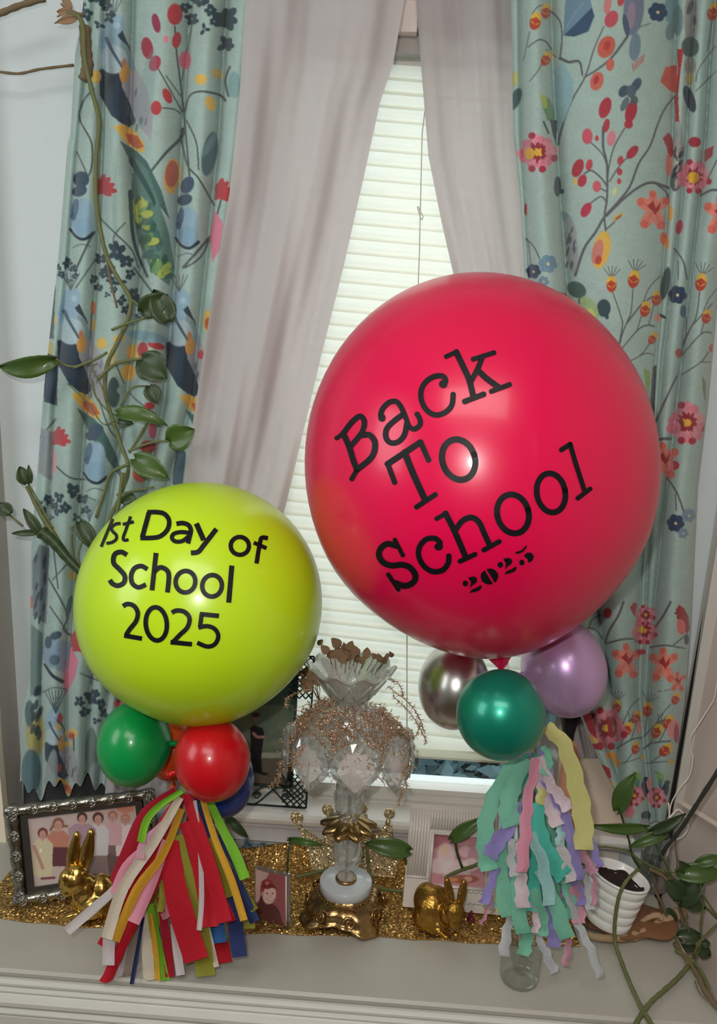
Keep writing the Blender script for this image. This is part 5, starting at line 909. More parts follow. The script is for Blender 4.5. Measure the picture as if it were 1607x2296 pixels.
# fan from the lower centre; each tip is its own spike
b.add(fr+bk+[ci, cb], [(i, (i+1) % n, 2*n) for i in range(n)]+[(n+(i+1) % n, n+i, 2*n+1) for i in range(n)]+[(i, n+i, n+(i+1) % n, (i+1) % n) for i in range(n)])
b.build('crown_body', champ_gl, crown, smooth=False)
for x, y, r_ in ((665, 1832, 16), (735, 1815, 15), (811, 1812, 15), (873, 1824, 14)):
    b = MB(); c = CP.px(x, y, 0); b.ell(c, rl(r_), 0.004, rl(r_), n=20, m=10); b.tube([c, CP.px(x+(790-x)*0.06, y+26, 0)], [0.003, 0.0035], 8); b.build('ball_tip', champ_gl, crown)
# ================================================================ picture frames
silver = mat('tarnished_silver', (150, 148, 140), 0.24, metal=1.0, var=0.3, vscale=120, bump=0.2, bscale=500)
printm = mat('photo_print', (200, 180, 170), 0.35, var=0.02, attr=True, coat=0.6)
B1 = PZ(30, 2030, 0.004); B2 = PZ(368, 1976, 0.004); T1 = P(8, 1806, B1.y+0.022); f1 = Plane(B1, B2-B1, T1-B1)
fam = root('picture_frame', B1+Vector((0, 0, -0.004)), 'ornate silver picture frame with a faded family group photo, behind the upright gold rabbit', 'picture frame', 'picture frames')
b = MB(); f1.box(b, 0.03, 0.97, 0.04, 0.96, -0.008, -0.002); b.build('backing', mm('black_felt', (34, 30, 30), 0.9), fam, smooth=False)
b = MB(); w1, h1 = 0.115, 0.135
f1.box(b, w1*.85, w1*1.25, h1*.8, 1-h1*.8, 0.0, 0.004); f1.box(b, 1-w1*1.25, 1-w1*.85, h1*.8, 1-h1*.8, 0.0, 0.004); f1.box(b, w1*1.25, 1-w1*1.25, 1-h1*1.15, 1-h1*.8, 0.0, 0.004); f1.box(b, w1*1.25, 1-w1*1.25, h1*.8, h1*1.15, 0.0, 0.004)
o = b.build('inner_rim', mm('dark_silver', (84, 80, 74), 0.4, 0.8), fam, smooth=False); o['kind'] = 'stuff'
for (ua, va, ub, vb) in ((0.05, 0, 0.05, 1), (0.95, 0, 0.95, 1), (0, .055, 1, .055), (0, .945, 1, .945)):
    b = MB(); n = 40; L_ = (f1.at(ub, vb)-f1.at(ua, va)).length; k = L_/0.012
    b.tube([f1.at(ua+(ub-ua)*i/n, va+(vb-va)*i/n, 0.004) for i in range(n+1)], [0.0065+0.0016*abs(math.sin(i/n*k*1.57)) for i in range(n+1)], 10); rail = b.build('frame_rail', silver, fam)
    for q in range(int(L_/0.026)+1):
        t = (q+0.5)/(int(L_/0.026)+1); c = f1.at(ua+(ub-ua)*t, va+(vb-va)*t, 0.0115); b = MB(); e1 = f1.ux.normalized(); e2 = f1.uy.normalized()
        for sg in (-1, 1):
            pts = [c+(e1*math.cos(a_*sg)+e2*math.sin(a_*sg))*(0.0012+0.0058*a_/8)+e1*0*sg for a_ in [i*0.55 for i in range(15)]]; b.tube(pts, 0.0011, 5)
        for dx, dy in ((1, 0), (-1, 0), (0, 1), (0, -1)): b.ell(c+(e1*dx+e2*dy)*0.0055, 0.0018, n=6, m=5)
        o = b.build('scroll_ornament', silver, rail); o['kind'] = 'stuff'
fc = Cv(0, 1750, 400, 2050, (196, 178, 172)); fc.org(0, 1750, 4.59)
fc.poly([(240, 380), (700, 320), (690, 350), (240, 400)], (226, 220, 210)); fc.poly([(720, 700), (1300, 640), (1300, 1100), (620, 1100)], (128, 104, 102)); fc.ell(1000, 900, 300, 160, (104, 74, 72), 0, .6); fc.ell(1200, 300, 260, 60, (204, 160, 150), 0, .5)
def person(x, y, r_, hair, top, bw, by, skirt=None, sy=0, face=(200, 152, 140)):
    if skirt: fc.poly([(x-bw*.45, y+by-20), (x+bw*.45, y+by-20), (x+bw*.55, y+sy), (x-bw*.55, y+sy)], skirt)
    fc.poly([(x-bw*.28, y+r_*1.2), (x+bw*.28, y+r_*1.2), (x+bw*.55, y+r_*2.3), (x+bw*.5, y+by), (x-bw*.5, y+by), (x-bw*.55, y+r_*2.3)], top); fc.ell(x, y+r_*.8, r_*.4, r_*.8, face)
    fc.ell(x, y-r_*.2, r_*1.15, r_*1.2, hair); fc.ell(x, y+r_*.15, r_*.75, r_*.95, face)
    for dx in (-.28, .28): fc.ell(x+r_*dx, y+r_*.02, r_*.1, r_*.07, (80, 50, 46))
    fc.line([(x-r_*.25, y+r_*.55), (x+r_*.25, y+r_*.55)], r_*.12, (160, 90, 90))
person(1290, 400, 44, (196, 130, 104), (226, 208, 206), 190, 380); fc.ell(1290, 290, 90, 44, (200, 126, 96), 0, .8)
person(1160, 370, 44, (170, 120, 96), (212, 170, 176), 180, 300); person(1010, 395, 50, (84, 50, 50), (208, 204, 204), 200, 380, (140, 120, 118), 560)
person(845, 390, 46, (74, 48, 44), (172, 144, 156), 260, 260); person(600, 455, 52, (140, 96, 80), (190, 128, 108), 210, 230, (100, 58, 66), 430); fc.line([(540, 470), (520, 510)], 24, (140, 96, 80)); fc.line([(650, 470), (690, 470)], 26, (140, 96, 80))
person(440, 550, 46, (112, 66, 56), (208, 196, 164), 190, 440); fc.line([(350, 680), (400, 800), (440, 900)], 34, (186, 140, 124)); fc.line([(430, 1010), (560, 1000)], 24, (120, 70, 76)); fc.ell(420, 720, 14, 20, (240, 232, 214)); fc.ell(765, 548, 9, 9, (245, 240, 236))
f1.print_('photo_print', w1*1.25, 1-w1*1.25, h1*1.15, 1-h1*1.15, 0.001, fc, printm, fam, 150, 96, 'faded colour print of a standing family group')
# cream ribbed frame
B1 = PZ(902, 2030, 0.003); B2 = PZ(1128, 2050, 0.003); T1 = P(921, 1803, B1.y+0.03); f2 = Plane(B1, B2-B1, T1-B1)
crm = root('picture_frame', B1+Vector((0, 0, -0.003)), 'cream ribbed ceramic picture frame with a pink photo, behind the crouching gold rabbit', 'picture frame', 'picture frames')
cream = mat('cream_ceramic', (214, 206, 196), 0.22, var=0.06, coat=0.5)
b = MB(); ui, vi, ua_, va_ = 0.245, 0.235, 0.80, 0.745
for q in ((0, ui, 0, 1), (ua_, 1, 0, 1), (ui, ua_, 0, vi), (ui, ua_, va_, 1)): f2.box(b, *q, -0.006, 0.004)
b.build('frame_body', cream, crm, smooth=False)
for i in range(34):
    u = 0.02+0.96*i/33; b = MB(); lo = 0.31 if (u < 0.21 or u > 0.84) else va_+0.035
    b.tube([f2.at(u, lo, 0.0035), f2.at(u, (lo+0.975)/2, 0.0042), f2.at(u, 0.975, 0.0035)], 0.0019, 6); b.build('rib', cream, crm)
b = MB(); loop = [f2.at(ui, vi, .005), f2.at(ua_, vi, .005), f2.at(ua_, va_, .005), f2.at(ui, va_, .005)]
for i in range(4): b.tube([loop[i], loop[(i+1) % 4]], 0.002, 8)
b.tube([f2.at(0.01, .30, .004), f2.at(.215, .30, .004)], .002, 8); b.tube([f2.at(0.85, .30, .004), f2.at(.99, .30, .004)], .002, 8)
o = b.build('raised_edge', cream, crm); o['kind'] = 'stuff'
pc = Cv(940, 1840, 1120, 2010, (196, 140, 144)); pc.org(900, 1780, 6.18)
for x, y, rx, ry, c in ((560, 620, 170, 130, (168, 104, 112)), (900, 620, 170, 90, (214, 150, 160)), (620, 850, 130, 170, (230, 206, 206)), (600, 780, 60, 70, (226, 190, 160)), (880, 800, 90, 80, (232, 190, 196)), (520, 1000, 150, 110, (226, 206, 210)), (760, 1050, 200, 140, (232, 214, 214)), (1000, 850, 80, 120, (196, 150, 158)), (960, 980, 110, 90, (236, 210, 206)), (860, 1180, 210, 60, (150, 80, 60)), (720, 1190, 60, 26, (216, 150, 80)), (920, 1180, 60, 40, (220, 160, 150)), (430, 1150, 80, 60, (206, 150, 150)), (450, 650, 60, 110, (160, 100, 108))): pc.ell(x, y, rx, ry, c, 0, .85, .35)
f2.print_('photo_print', ui-.005, ua_+.005, vi-.005, va_+.005, -0.002, pc, printm, crm, 110, 100, 'pink toned print of a girl in a white dress')
b = MB(); f2.box(b, ui-.01, ua_+.01, vi-.01, va_+.01, -0.006, -0.003); b.build('backing', mm('black_felt', 0), crm, smooth=False)
def script(name, parent, plane, rows_, m):
    b = MB(); r = random.Random(2)
    for (x0_, y0_, ln, hh_) in rows_:
        pts = []; 
        for i in range(int(ln/3)): pts.append(plane.px(x0_+i*3, y0_+i*0.27+hh_*math.sin(i*1.7)*r.uniform(.5, 1), 0.0046))
        b.tube(pts, 0.0005, 4)
    o = b.build(name, m, parent, label='faint engraved script too worn to read'); o['kind'] = 'stuff'
script('engraved_script', crm, f2, [(1042, 2000, 44, 4), (1046, 2026, 46, 2)], mm('engraving', (156, 150, 140), 0.6))
# small portrait
B1 = PZ(573, 2058, 0.002); B2 = PZ(640, 2076, 0.002); T1 = P(573, 1948, B1.y+0.012); f3 = Plane(B1, B2-B1, T1-B1)
por = root('photo_holder', B1+Vector((0, 0, -0.002)), 'clear acrylic photo holder with a small sepia portrait, left of the lamp', 'picture frame', 'picture frames')
b = MB(); f3.box(b, -0.04, 1.14, -0.04, 1.05, -0.004, -0.001); b.build('acrylic_block', crystal('acrylic', (214, 206, 196), 0.12, 0.12), por, smooth=False)
b = MB(); b.tube([f3.at(1.02, 0, 0.0), f3.at(1.02, 1.0, 0.0)], 0.0011, 6); b.build('bright_edge', mm('acrylic_edge', (226, 200, 190), 0.3), por)
oc = Cv(560, 1930, 660, 2090, (150, 84, 84)); oc.org(500, 1780, 6.18)
oc.poly([(440, 1040), (640, 1100), (560, 1240), (500, 1500), (440, 1500)], (196, 160, 152)); oc.ell(500, 1200, 60, 150, (206, 170, 160), 0, .7, .5); oc.poly([(460, 1560), (530, 1400), (620, 1490), (740, 1560), (800, 1700), (850, 1840), (440, 1720)], (92, 50, 48)); oc.ell(620, 1680, 170, 140, (92, 50, 48))
oc.ell(640, 1400, 92, 130, (222, 182, 172), 10); oc.ell(610, 1250, 84, 70, (150, 58, 52)); oc.ell(540, 1330, 26, 90, (150, 64, 56)); oc.poly([(540, 1300), (640, 1290), (740, 1320), (720, 1280), (640, 1230), (560, 1230)], (118, 44, 42)); oc.ell(610, 1240, 30, 26, (206, 140, 130), 0, .7)
for dx in (-36, 44): oc.ell(645+dx, 1380, 16, 8, (80, 40, 40))
oc.line([(610, 1450), (650, 1476), (700, 1462)], 14, (250, 236, 226)); oc.line([(606, 1446), (650, 1484), (704, 1458)], 5, (140, 60, 60)); oc.line([(650, 1390), (660, 1420), (645, 1430)], 5, (180, 120, 110)); oc.ell(545, 1380, 14, 30, (206, 156, 146))
f3.print_('photo_print', 0, 1, 0, 1, 0.0006, oc, printm, por, 60, 90, 'sepia portrait print of a smiling child')
# dark filigree frame standing on the window sill
fY = 1.078; zf = ZS+0.0012
B1 = Vector((P(440, 1800, fY).x, fY, zf)); B2 = Vector((P(687, 1815, fY).x, fY, zf)); T1 = Vector((B1.x+0.002, fY+0.016, P(560, 1470, fY).z)); f4 = Plane(B1, B2-B1, T1-B1)
fil = root('filigree_frame', B1, 'dark filigree metal picture frame with a man in black, on the window sill', 'picture frame', 'picture frames')
irm = mm('dark_green_iron', (36, 50, 44), 0.45, 0.5)
Wf = (B2-B1).length; Hf = (T1-B1).length
def F4(x, y, d=0): return f4.at(x/Wf, y/Hf, d)
bd = 0.040
def lat(b, xa, xb, ya, yb, st=0.0095):
    for sg in (1, -1):
        k = -(yb-ya)
        while k < (xb-xa):
            p = []
            for i in range(0, 9):
                t = i/8; x = xa+k+(yb-ya)*t if sg > 0 else xb-k-(yb-ya)*t; y = ya+(yb-ya)*t
                if xa <= x <= xb: p.append(F4(x, y+0.0012*math.sin(t*9), 0.001))
            if len(p) > 1: b.tube(p, 0.0011, 5)
            k += st
for q, (xa, xb, ya, yb) in enumerate(((Wf-bd, Wf, 0, Hf*0.22), (Wf-bd, Wf, Hf*0.72, Hf), (0, bd, 0, Hf*0.22), (0, bd, Hf*0.72, Hf))):
    b = MB(); lat(b, xa, xb, ya, yb); o = b.build('lattice_corner', irm, fil); o['kind'] = 'stuff'
for (ya, yb) in ((0, bd*0.8), (Hf-bd*0.8, Hf)):
    b = MB(); n = 30
    for ph in (0, math.pi/2):
        b.tube([F4(bd*.5+(Wf-bd)*i/n, (ya+yb)/2+(yb-ya)*0.46*math.sin(i/n*math.pi*3+ph), 0.001) for i in range(n+1)], 0.0013, 6)
    for cxx in (0.3, 0.55, 0.8): b.tube([F4(Wf*cxx+0.006*math.cos(a_)*(1-a_/14), (ya+yb)/2+0.006*math.sin(a_)*(1-a_/14), 0.0012) for a_ in [i*0.5 for i in range(20)]], 0.0011, 5)
    o = b.build('scrollwork', irm, fil); o['kind'] = 'stuff'
b = MB(); cr4 = [F4(0.001, 0.001), F4(Wf-0.001, 0.001), F4(Wf-0.001, Hf-0.001), F4(0.001, Hf-0.001)]
for i in range(4): b.tube([cr4[i], cr4[(i+1) % 4]], 0.0016, 6)
for i, (p, q) in enumerate(((bd*.8, bd*.8), (Wf-bd*.62, bd*.8), (Wf-bd*.62, Hf-bd*.8), (bd*.8, Hf-bd*.8))): cr4[i] = F4(p, q)
for i in range(4): b.tube([cr4[i], cr4[(i+1) % 4]], 0.0022, 6)
o = b.build('rim_bars', irm, fil); o['kind'] = 'stuff'
mc = Cv(420, 1500, 700, 1800, (96, 108, 92)); mc.org(520, 1380, 4.883)
mc.poly([(-400, 600), (700, 600), (700, 980), (-400, 980)], (64, 88, 72)); 
for i in range(12): mc.ell(100+rnd.uniform(-300, 500), 1000+rnd.uniform(0, 480), rnd.uniform(40, 100), rnd.uniform(40, 90), rnd.choice([(112, 122, 100), (126, 132, 108), (92, 106, 92)]), 0, .6, .6)
mc.poly([(-400, 1500), (700, 1500), (700, 1560), (-400, 1560)], (150, 150, 134)); mc.poly([(-400, 1560), (700, 1570), (700, 1900), (-400, 1900)], (96, 86, 74))
mc.poly([(200, 1230), (240, 1200), (330, 1230), (355, 1290), (335, 1420), (320, 1560), (330, 1720), (210, 1720), (205, 1500)], (26, 24, 28)); mc.ell(262, 1120, 36, 48, (150, 116, 92)); mc.ell(262, 1090, 44, 30, (66, 48, 40)); mc.line([(235, 1290), (280, 1330), (350, 1330)], 30, (160, 116, 104)); mc.line([(250, 1112), (275, 1112)], 6, (70, 50, 44)); mc.line([(252, 1142), (275, 1142)], 6, (90, 60, 54)); mc.ell(340, 1730, 56, 16, (30, 26, 26), 10)
f4.print_('photo_print', bd*.8/Wf, 1-bd*.62/Wf, bd*.8/Hf, 1-bd*.8/Hf, -0.001, mc, printm, fil, 90, 120, 'dim print of a man in black with folded arms')
b = MB(); f4.box(b, bd*.8/Wf, 1-bd*.62/Wf, bd*.8/Hf, 1-bd*.8/Hf, -0.004, -0.0018); b.build('backing', mm('black_felt', 0), fil, smooth=False)
# ================================================================ gold rabbits
goldm = mat('polished_gold', (200, 164, 88), 0.22, metal=1.0, var=0.15, vscale=40); golda = mat('aged_gold', (168, 128, 58), 0.30, metal=1.0, var=0.3, vscale=50, bump=0.5, bscale=260)
def organic(name, blobs, m, parent, vox=0.0012, label=None):
    b = MB()
    for (x, y, Y_, ra, rb, rc, ang) in blobs:
        c = P(x, y, Y_); k = dep(c)/F; A = math.radians(ang); X = (RT*math.cos(A)-UP*math.sin(A)); Zx = (RT*math.sin(A)+UP*math.cos(A)); b.ell(c, ra*k, rc*k, rb*k, (X, fw.copy(), Zx), n=16, m=10)
    o = b.build(name, m, parent, label=label)
    md = o.modifiers.new('merge', 'REMESH'); md.mode = 'VOXEL'; md.voxel_size = vox; md.use_smooth_shade = True
    md = o.modifiers.new('smooth', 'SMOOTH'); md.factor = 0.7; md.iterations = 4; return o
ra = PZ(185, 2066); y_ = ra.y+0.008
r1 = root('gold_rabbit', ra, 'shiny gold rabbit figurine sitting upright in front of the silver picture frame', 'figurine', 'gold rabbits')
organic('body', [(205, 2015, y_, 44, 42, 36, 0), (228, 1995, y_+.004, 30, 36, 30, 0), (190, 1992, y_-.004, 30, 34, 28, 0), (164, 1972, y_-.010, 32, 30, 28, 0), (150, 1966, y_-.016, 17, 17, 16, 0), (172, 1955, y_-.006, 26, 22, 24, 0), (205, 2045, y_-.012, 34, 16, 20, -8), (212, 2034, y_-.016, 26, 20, 16, 0), (232, 2030, y_+.008, 28, 30, 26, 0), (158, 2054, y_-.022, 22, 7.5, 9, -18), (180, 2040, y_-.012, 12, 20, 12, 14), (172, 2012, y_-.016, 10, 24, 11, -10), (150, 2002, y_-.020, 12, 9, 9, 0), (176, 2064, y_-.02, 18, 7, 9, -14), (250, 2024, y_+.014, 10, 10, 10, 0)], goldm, r1)
for (pts, wd) in (([(158, 1948), (160, 1912), (172, 1876)], 14), ([(186, 1950), (190, 1915), (204, 1870)], 15)):
    organic('ear', [(pts[0][0]+(pts[2][0]-pts[0][0])*t, pts[0][1]+(pts[2][1]-pts[0][1])*t, y_-.004+.003*t, wd*(0.62+.5*math.sin(math.pi*min(1, t*1.1))), 13, 8, 0) for t in [j/12 for j in range(13)]], goldm, r1)
for ex in (172, 196):
    b = MB(); c = P(ex-10, 1958, y_-.0245 if ex < 180 else y_-.020); b.ell(c, 0.0022, n=10, m=8); b.build('eye', goldm, r1)
rb_ = PZ(985, 2098); y_ = rb_.y+0.010
r2 = root('gold_rabbit', rb_, 'aged gold rabbit figurine crouching with lowered head beside the cream frame', 'figurine', 'gold rabbits')
organic('body', [(968, 2035, y_+.006, 40, 48, 40, 0), (958, 2020, y_+.012, 32, 40, 34, 0), (978, 2014, y_+.010, 28, 28, 28, 0), (950, 2055, y_+.0, 26, 30, 26, 0), (994, 2050, y_-.004, 28, 30, 24, 0), (1019, 2044, y_-.020, 22, 26, 20, 6), (1019, 2066, y_-.024, 14, 20, 14, 4), (1004, 2048, y_-.014, 20, 24, 20, 0), (966, 2086, y_-.012, 13, 8, 10, 16), (990, 2092, y_-.018, 20, 7, 9, 30), (1022, 2096, y_-.022, 8, 8, 9, 0), (1000, 2100, y_-.022, 8, 7, 9, 0), (982, 2078, y_-.012, 22, 20, 14, 0)], golda, r2)
for (pts, wd) in (([(1012, 2028), (1002, 1978)], 10), ([(1030, 2030), (1040, 1982)], 10)):
    organic('ear', [(pts[0][0]+(pts[1][0]-pts[0][0])*t, pts[0][1]+(pts[1][1]-pts[0][1])*t, y_-.016+.006*t, wd*(0.7+.35*math.sin(math.pi*t)), 12, 7, 0) for t in [j/10 for j in range(11)]], golda, r2)
# garnet bead ornament
c = PZ(1055, 2071); b = MB(); k = S(1, c.y); b.lathe([(3*k, 0), (9*k, 3*k), (11*k, 8*k), (8*k, 14*k), (4*k, 18*k), (5*k, 22*k), (3*k, 28*k), (1*k, 30*k)], c+Vector((0, 0, .0022)), 16)
tag(b.build('glass_drop_bead', mm('garnet_glass', (96, 14, 48), 0.1, var=0.1, coat=0.8)), 'tiny dark red glass drop bead on the gold runner right of the crouching rabbit', 'bead')
# terracotta coloured vase with a black rim at the window's right end
c = Vector((P(1268, 1850, 1.082).x, 1.082, ZS+0.0008)); kz = lambda y: P(1268, y, 1.082).z
tv = root('tall_vase', c, 'tall peach clay vase half hidden behind the yellow strip of the pastel tassel', 'vase')
b = MB(); k = S(1, 1.08); b.lathe([(22*k, c.z), (23*k, kz(1800)), (22*k, kz(1740)), (20*k, kz(1690)), (15*k, kz(1664)), (13*k, kz(1656))], Vector((c.x, c.y, 0)), 32); b.build('vase_body', mm('peach_clay', (206, 146, 118), 0.6, var=0.18, vscale=30, bump=0.3), tv)
b = MB(); b.lathe([(12*k, kz(1656)), (14*k, kz(1640)), (20*k, kz(1612)), (24*k, kz(1592)), (20*k, kz(1588))], Vector((c.x-0.008, c.y-0.004, 0)), 28); b.build('black_neck', mm('black_glaze', (22, 20, 22), 0.35), tv)
# right window casing
b = MB(); xa = P(1256, 1600, 1.095).x; 
for (d0, d1, yy) in ((0, 0.012, 1.086), (0.012, 0.018, 1.080), (0.018, 0.105, 1.088)): b.box((xa+d0+0.002, yy, ZS+0.0002), (xa+d1+0.002, YW-0.0002, zt+0.05))
o = b.build('trim_7', mm('cream_casing', (222, 204, 186), 0.45), smooth=False); struct(o)
# ================================================================ plants and vines
def vine(parent, pts, wpx, Y, m, n=6, sides=7, name='vine_stem', zmin=None):
    Ys = Y if isinstance(Y, (list, tuple)) else [Y]*len(pts); q = crv([P(x, y, Yy) for (x, y), Yy in zip(pts, Ys)], n); k = dep(q[0])/F
    if zmin is not None:
        for v in q: v.z = max(v.z, zmin)
    for i_, v in enumerate(q):
        if v.z < 0.006 and v.y < 1.08:
            px_, py_ = proj(v); h_ = PZ(px_, py_, 0.006)
            if h_.x < xr+0.005 and h_.y < 1.07: q[i_] = h_
    w0, w1 = (wpx if isinstance(wpx, tuple) else (wpx, wpx)); b = MB(); nn = len(q)
    b.tube(q, [(w0+(w1-w0)*i/(nn-1))/2*k*(1+0.10*math.sin(i*1.9)) for i in range(nn)], sides); return b.build(name, m, parent)
def lf(parent, base, tip, wpx, Y, m, dY=0.0, **k):
    B = P(base[0], base[1], Y); T = P(tip[0], tip[1], Y+dY); return leaf(parent, B, T, wpx*dep(B)/F, m, **k)
yv = 0.99
lp = root('pothos_vine', P(215, 1300, yv), 'long pothos vine trailing down in front of the left floral curtain', 'plant')
vine(lp, [(150, 30), (172, 34), (186, 60), (190, 130), (205, 200), (222, 270), (216, 350), (215, 430), (222, 500), (238, 570), (262, 620), (292, 670), (285, 720), (262, 770), (240, 820), (236, 880), (252, 940), (272, 1000), (288, 1050), (270, 1110), (240, 1180), (222, 1260)], (11, 9), yv, stemm)
vine(lp, [(190, 60), (192, 110), (196, 150), (188, 180)], 26, 1.0, stembr); vine(lp, [(236, 570), (250, 640), (262, 690)], 5, yv, stembr)
vine(lp, [(-20, 36), (0, 30), (45, 12), (100, -4)], 14, 1.03, stembr); vine(lp, [(-20, 158), (40, 165), (90, 155), (165, 146)], 6, 1.06, stembr)
for q in ([(186, 32), (150, 28), (128, 38)], [(186, 34), (150, 20), (136, 8)], [(180, 38), (150, 46), (122, 52)]): vine(lp, q, (6, 3), yv, stembr)
for i, (bx, by, tx, ty, w_) in enumerate(((170, 32, 128, 26, 22), (172, 40, 126, 50, 18), (160, 20, 140, -6, 20))): lf(lp, (bx, by), (tx, ty), w_, yv, driedm, name='dried_leaf', label='dried brown leaf')
for q, w_ in (([(165, 825), (215, 805), (240, 790)], 7), ([(125, 805), (150, 820), (175, 822)], 6), ([(250, 740), (300, 720), (340, 712)], 6), ([(292, 670), (340, 705), (378, 722)], 5), ([(220, 850), (260, 815), (318, 805)], 8), ([(270, 910), (295, 870), (335, 866)], 5), ([(290, 1015), (330, 950), (342, 940)], 6), ([(288, 1012), (340, 992), (385, 988)], 6), ([(240, 900), (225, 860), (206, 825), (220, 815)], 4), ([(260, 940), (230, 950), (195, 900), (150, 860)], 3),
    ([(205, 850), (215, 890), (245, 925)], 5), ([(262, 1110), (300, 1100), (345, 1092)], 5), ([(285, 1055), (270, 1100), (280, 1130), (250, 1170), (262, 1200)], 6), ([(290, 1040), (250, 1060), (235, 1100), (215, 1160)], 8), ([(275, 1060), (262, 1150), (240, 1200)], 10), ([(62, 1082), (78, 1110), (100, 1150), (120, 1185)], 5), ([(22, 1155), (52, 1180)], 5), ([(160, 1190), (162, 1180), (185, 1178)], 5), ([(178, 1285), (162, 1240), (160, 1195)], 6), ([(176, 1290), (176, 1340), (182, 1372)], 12), ([(185, 1290), (176, 1250), (182, 1220), (190, 1200)], 5)): vine(lp, q, (w_, w_*0.8), yv-0.012, stemm)
for bx, by, tx, ty, w_, m_, kw in ((124, 806, -2, 820, 52, leafm, dict(bend=0.22, roll=0.35)), (378, 722, 345, 650, 62, leafd, {}), (318, 700, 378, 660, 54, leafd, {}), (318, 805, 375, 850, 76, leafd, {}), (335, 866, 352, 905, 40, leafd, {}), (264, 928, 376, 955, 42, leafm, dict(bend=.2, roll=.4)), (266, 945, 300, 950, 26, leafd, {}), (380, 990, 437, 962, 64, leafm, {}), (302, 1028, 378, 1072, 58, leafm, {}), (60, 1084, 44, 1046, 34, leafd, {}), (68, 1082, 64, 1042, 14, leafd, {}),
    (24, 1152, -6, 1128, 34, leafd, {}), (90, 1196, 52, 1140, 26, leafd, {}), (88, 1194, 26, 1196, 16, leafd, {}), (178, 1170, 216, 1236, 40, leafd, {}), (300, 1110, 272, 1128, 26, leafd, {})): lf(lp, (bx, by), (tx, ty), w_, yv-0.016, m_, **kw)
vine(lp, [(92, 1192), (120, 1215), (150, 1250), (182, 1284)], (30, 16), yv-.016, leafd, name='leaf_stalk'); vine(lp, [(60, 1090), (90, 1150), (128, 1210), (160, 1260)], (8, 14), yv-.01, stemm)
# right plant
cY = PZ(1455, 2040).y; py0 = PZ(1359, 2064, 0.017).y
pl_ = root('pothos_plant', PZ(1480, 2030), 'leafy pothos plant whose stems tumble over the right end of the shelf', 'plant')
def zz(pts): return [(1200+x/3.3, 1600+y/3.3) for x, y in pts]
for q, w_, Y_, m_ in (([(760, 1150), (680, 1230), (625, 1330), (598, 1450), (585, 1580), (590, 1700), (630, 1820), (700, 2000), (790, 2190), (880, 2330)], (24, 34), [py0-.02, py0-.036, py0-.041, py0-.041, py0-.041, py0-.045, py0-.06, py0-.08, py0-.11, py0-.13], stemm),
    ([(1130, 1870), (1050, 1960), (950, 2050), (860, 2130), (790, 2220), (730, 2320)], (30, 32), [cY-.06, cY-.09, cY-.12, cY-.15, cY-.175, cY-.19], stemm), ([(840, 1150), (940, 1200), (1020, 1300), (1070, 1450), (1100, 1690)], (30, 22), cY-.03, stembr), ([(860, 1260), (930, 1400), (1010, 1600), (1130, 1860)], 18, cY-.04, stembr), ([(1030, 1700), (1130, 1830), (1200, 1940), (1260, 2060), (1380, 2220)], (30, 40), cY-.07, stembr),
    ([(1040, 1750), (1180, 1850), (1250, 1960), (1300, 2100), (1370, 2200)], 26, cY-.065, stemm), ([(450, 980), (560, 990), (680, 1020), (800, 1100), (960, 1180), (1080, 1260), (1200, 1370), (1350, 1520)], (14, 22), cY-.02, stemm), ([(690, 1010), (740, 1080), (800, 1150)], 16, cY-.01, stemm), ([(620, 700), (650, 800), (690, 930), (720, 1060), (770, 1140)], (14, 18), cY-.02, leafd), ([(890, 960), (930, 1050), (970, 1120), (1000, 1190)], 16, cY-.03, leafm), ([(1040, 900), (1035, 1000), (1050, 1100), (1040, 1180)], 10, cY-.02, stembr),
    ([(1210, 1220), (1230, 1320), (1240, 1420), (1220, 1560), (1225, 1700), (1170, 1830)], 14, cY-.045, stemm), ([(1150, 1180), (1080, 1190), (960, 1160)], 12, cY-.03, stemm), ([(1343, 1560), (1260, 1640), (1190, 1740), (1150, 1840)], 18, cY-.06, stemm), ([(860, 1180), (900, 1280), (910, 1400), (980, 1560)], 12, cY-.02, stembr), ([(1230, 1320), (1290, 1420), (1350, 1500)], 14, cY-.05, stemm), ([(1180, 1980), (1210, 2060), (1270, 2120), (1340, 2160)], 10, cY-.08, stembr), ([(1060, 1390), (1120, 1560), (1150, 1700)], 14, cY-.035, stemm)):
    vine(pl_, zz(q), (w_[0]/3.3, w_[1]/3.3) if isinstance(w_, tuple) else w_/3.3, Y_, m_, zmin=None)
vine(pl_, zz([(1380, 380), (1200, 660), (1080, 850), (960, 1000), (930, 1060)]), (36/3.3, 30/3.3), [cY-.10, cY-.07, cY-.05, cY-.03, cY-.02], mm('dark_rod_green', (56, 60, 52), 0.6))
for bx, by, tx, ty, w_, m_, kw in ((610, 715, 748, 435, 150, leafm, dict(bend=.1, roll=.35)), (825, 840, 383, 820, 96, leafm, dict(bend=.08, roll=.5)), (960, 885, 690, 990, 92, leafm, dict(bend=.12)), (850, 875, 1112, 735, 96, leafd, dict(roll=-.4)), (1050, 1180, 1390, 1180, 150, leafm, dict(bend=.15)), (1130, 1170, 1060, 1085, 90, leafd, {}), (1190, 1110, 1400, 1060, 90, leafm, {}), (1060, 1390, 1250, 1190, 190, leafd, {}), (980, 1240, 1100, 1370, 140, leafd, {}), (1100, 1410, 1260, 1440, 80, leafd, {}), (980, 1440, 1030, 1560, 90, leafd, {}), (1040, 1650, 1230, 1640, 130, leafd, {}), (1200, 1730, 1290, 1790, 110, leafd, {}), (1060, 1700, 1200, 1740, 90, leafd, {}), (1230, 1700, 1290, 1700, 70, leafd, {})):
    lf(pl_, *zz([(bx, by)]), *zz([(tx, ty)]), w_/3.3, cY-.035, m_, **kw)
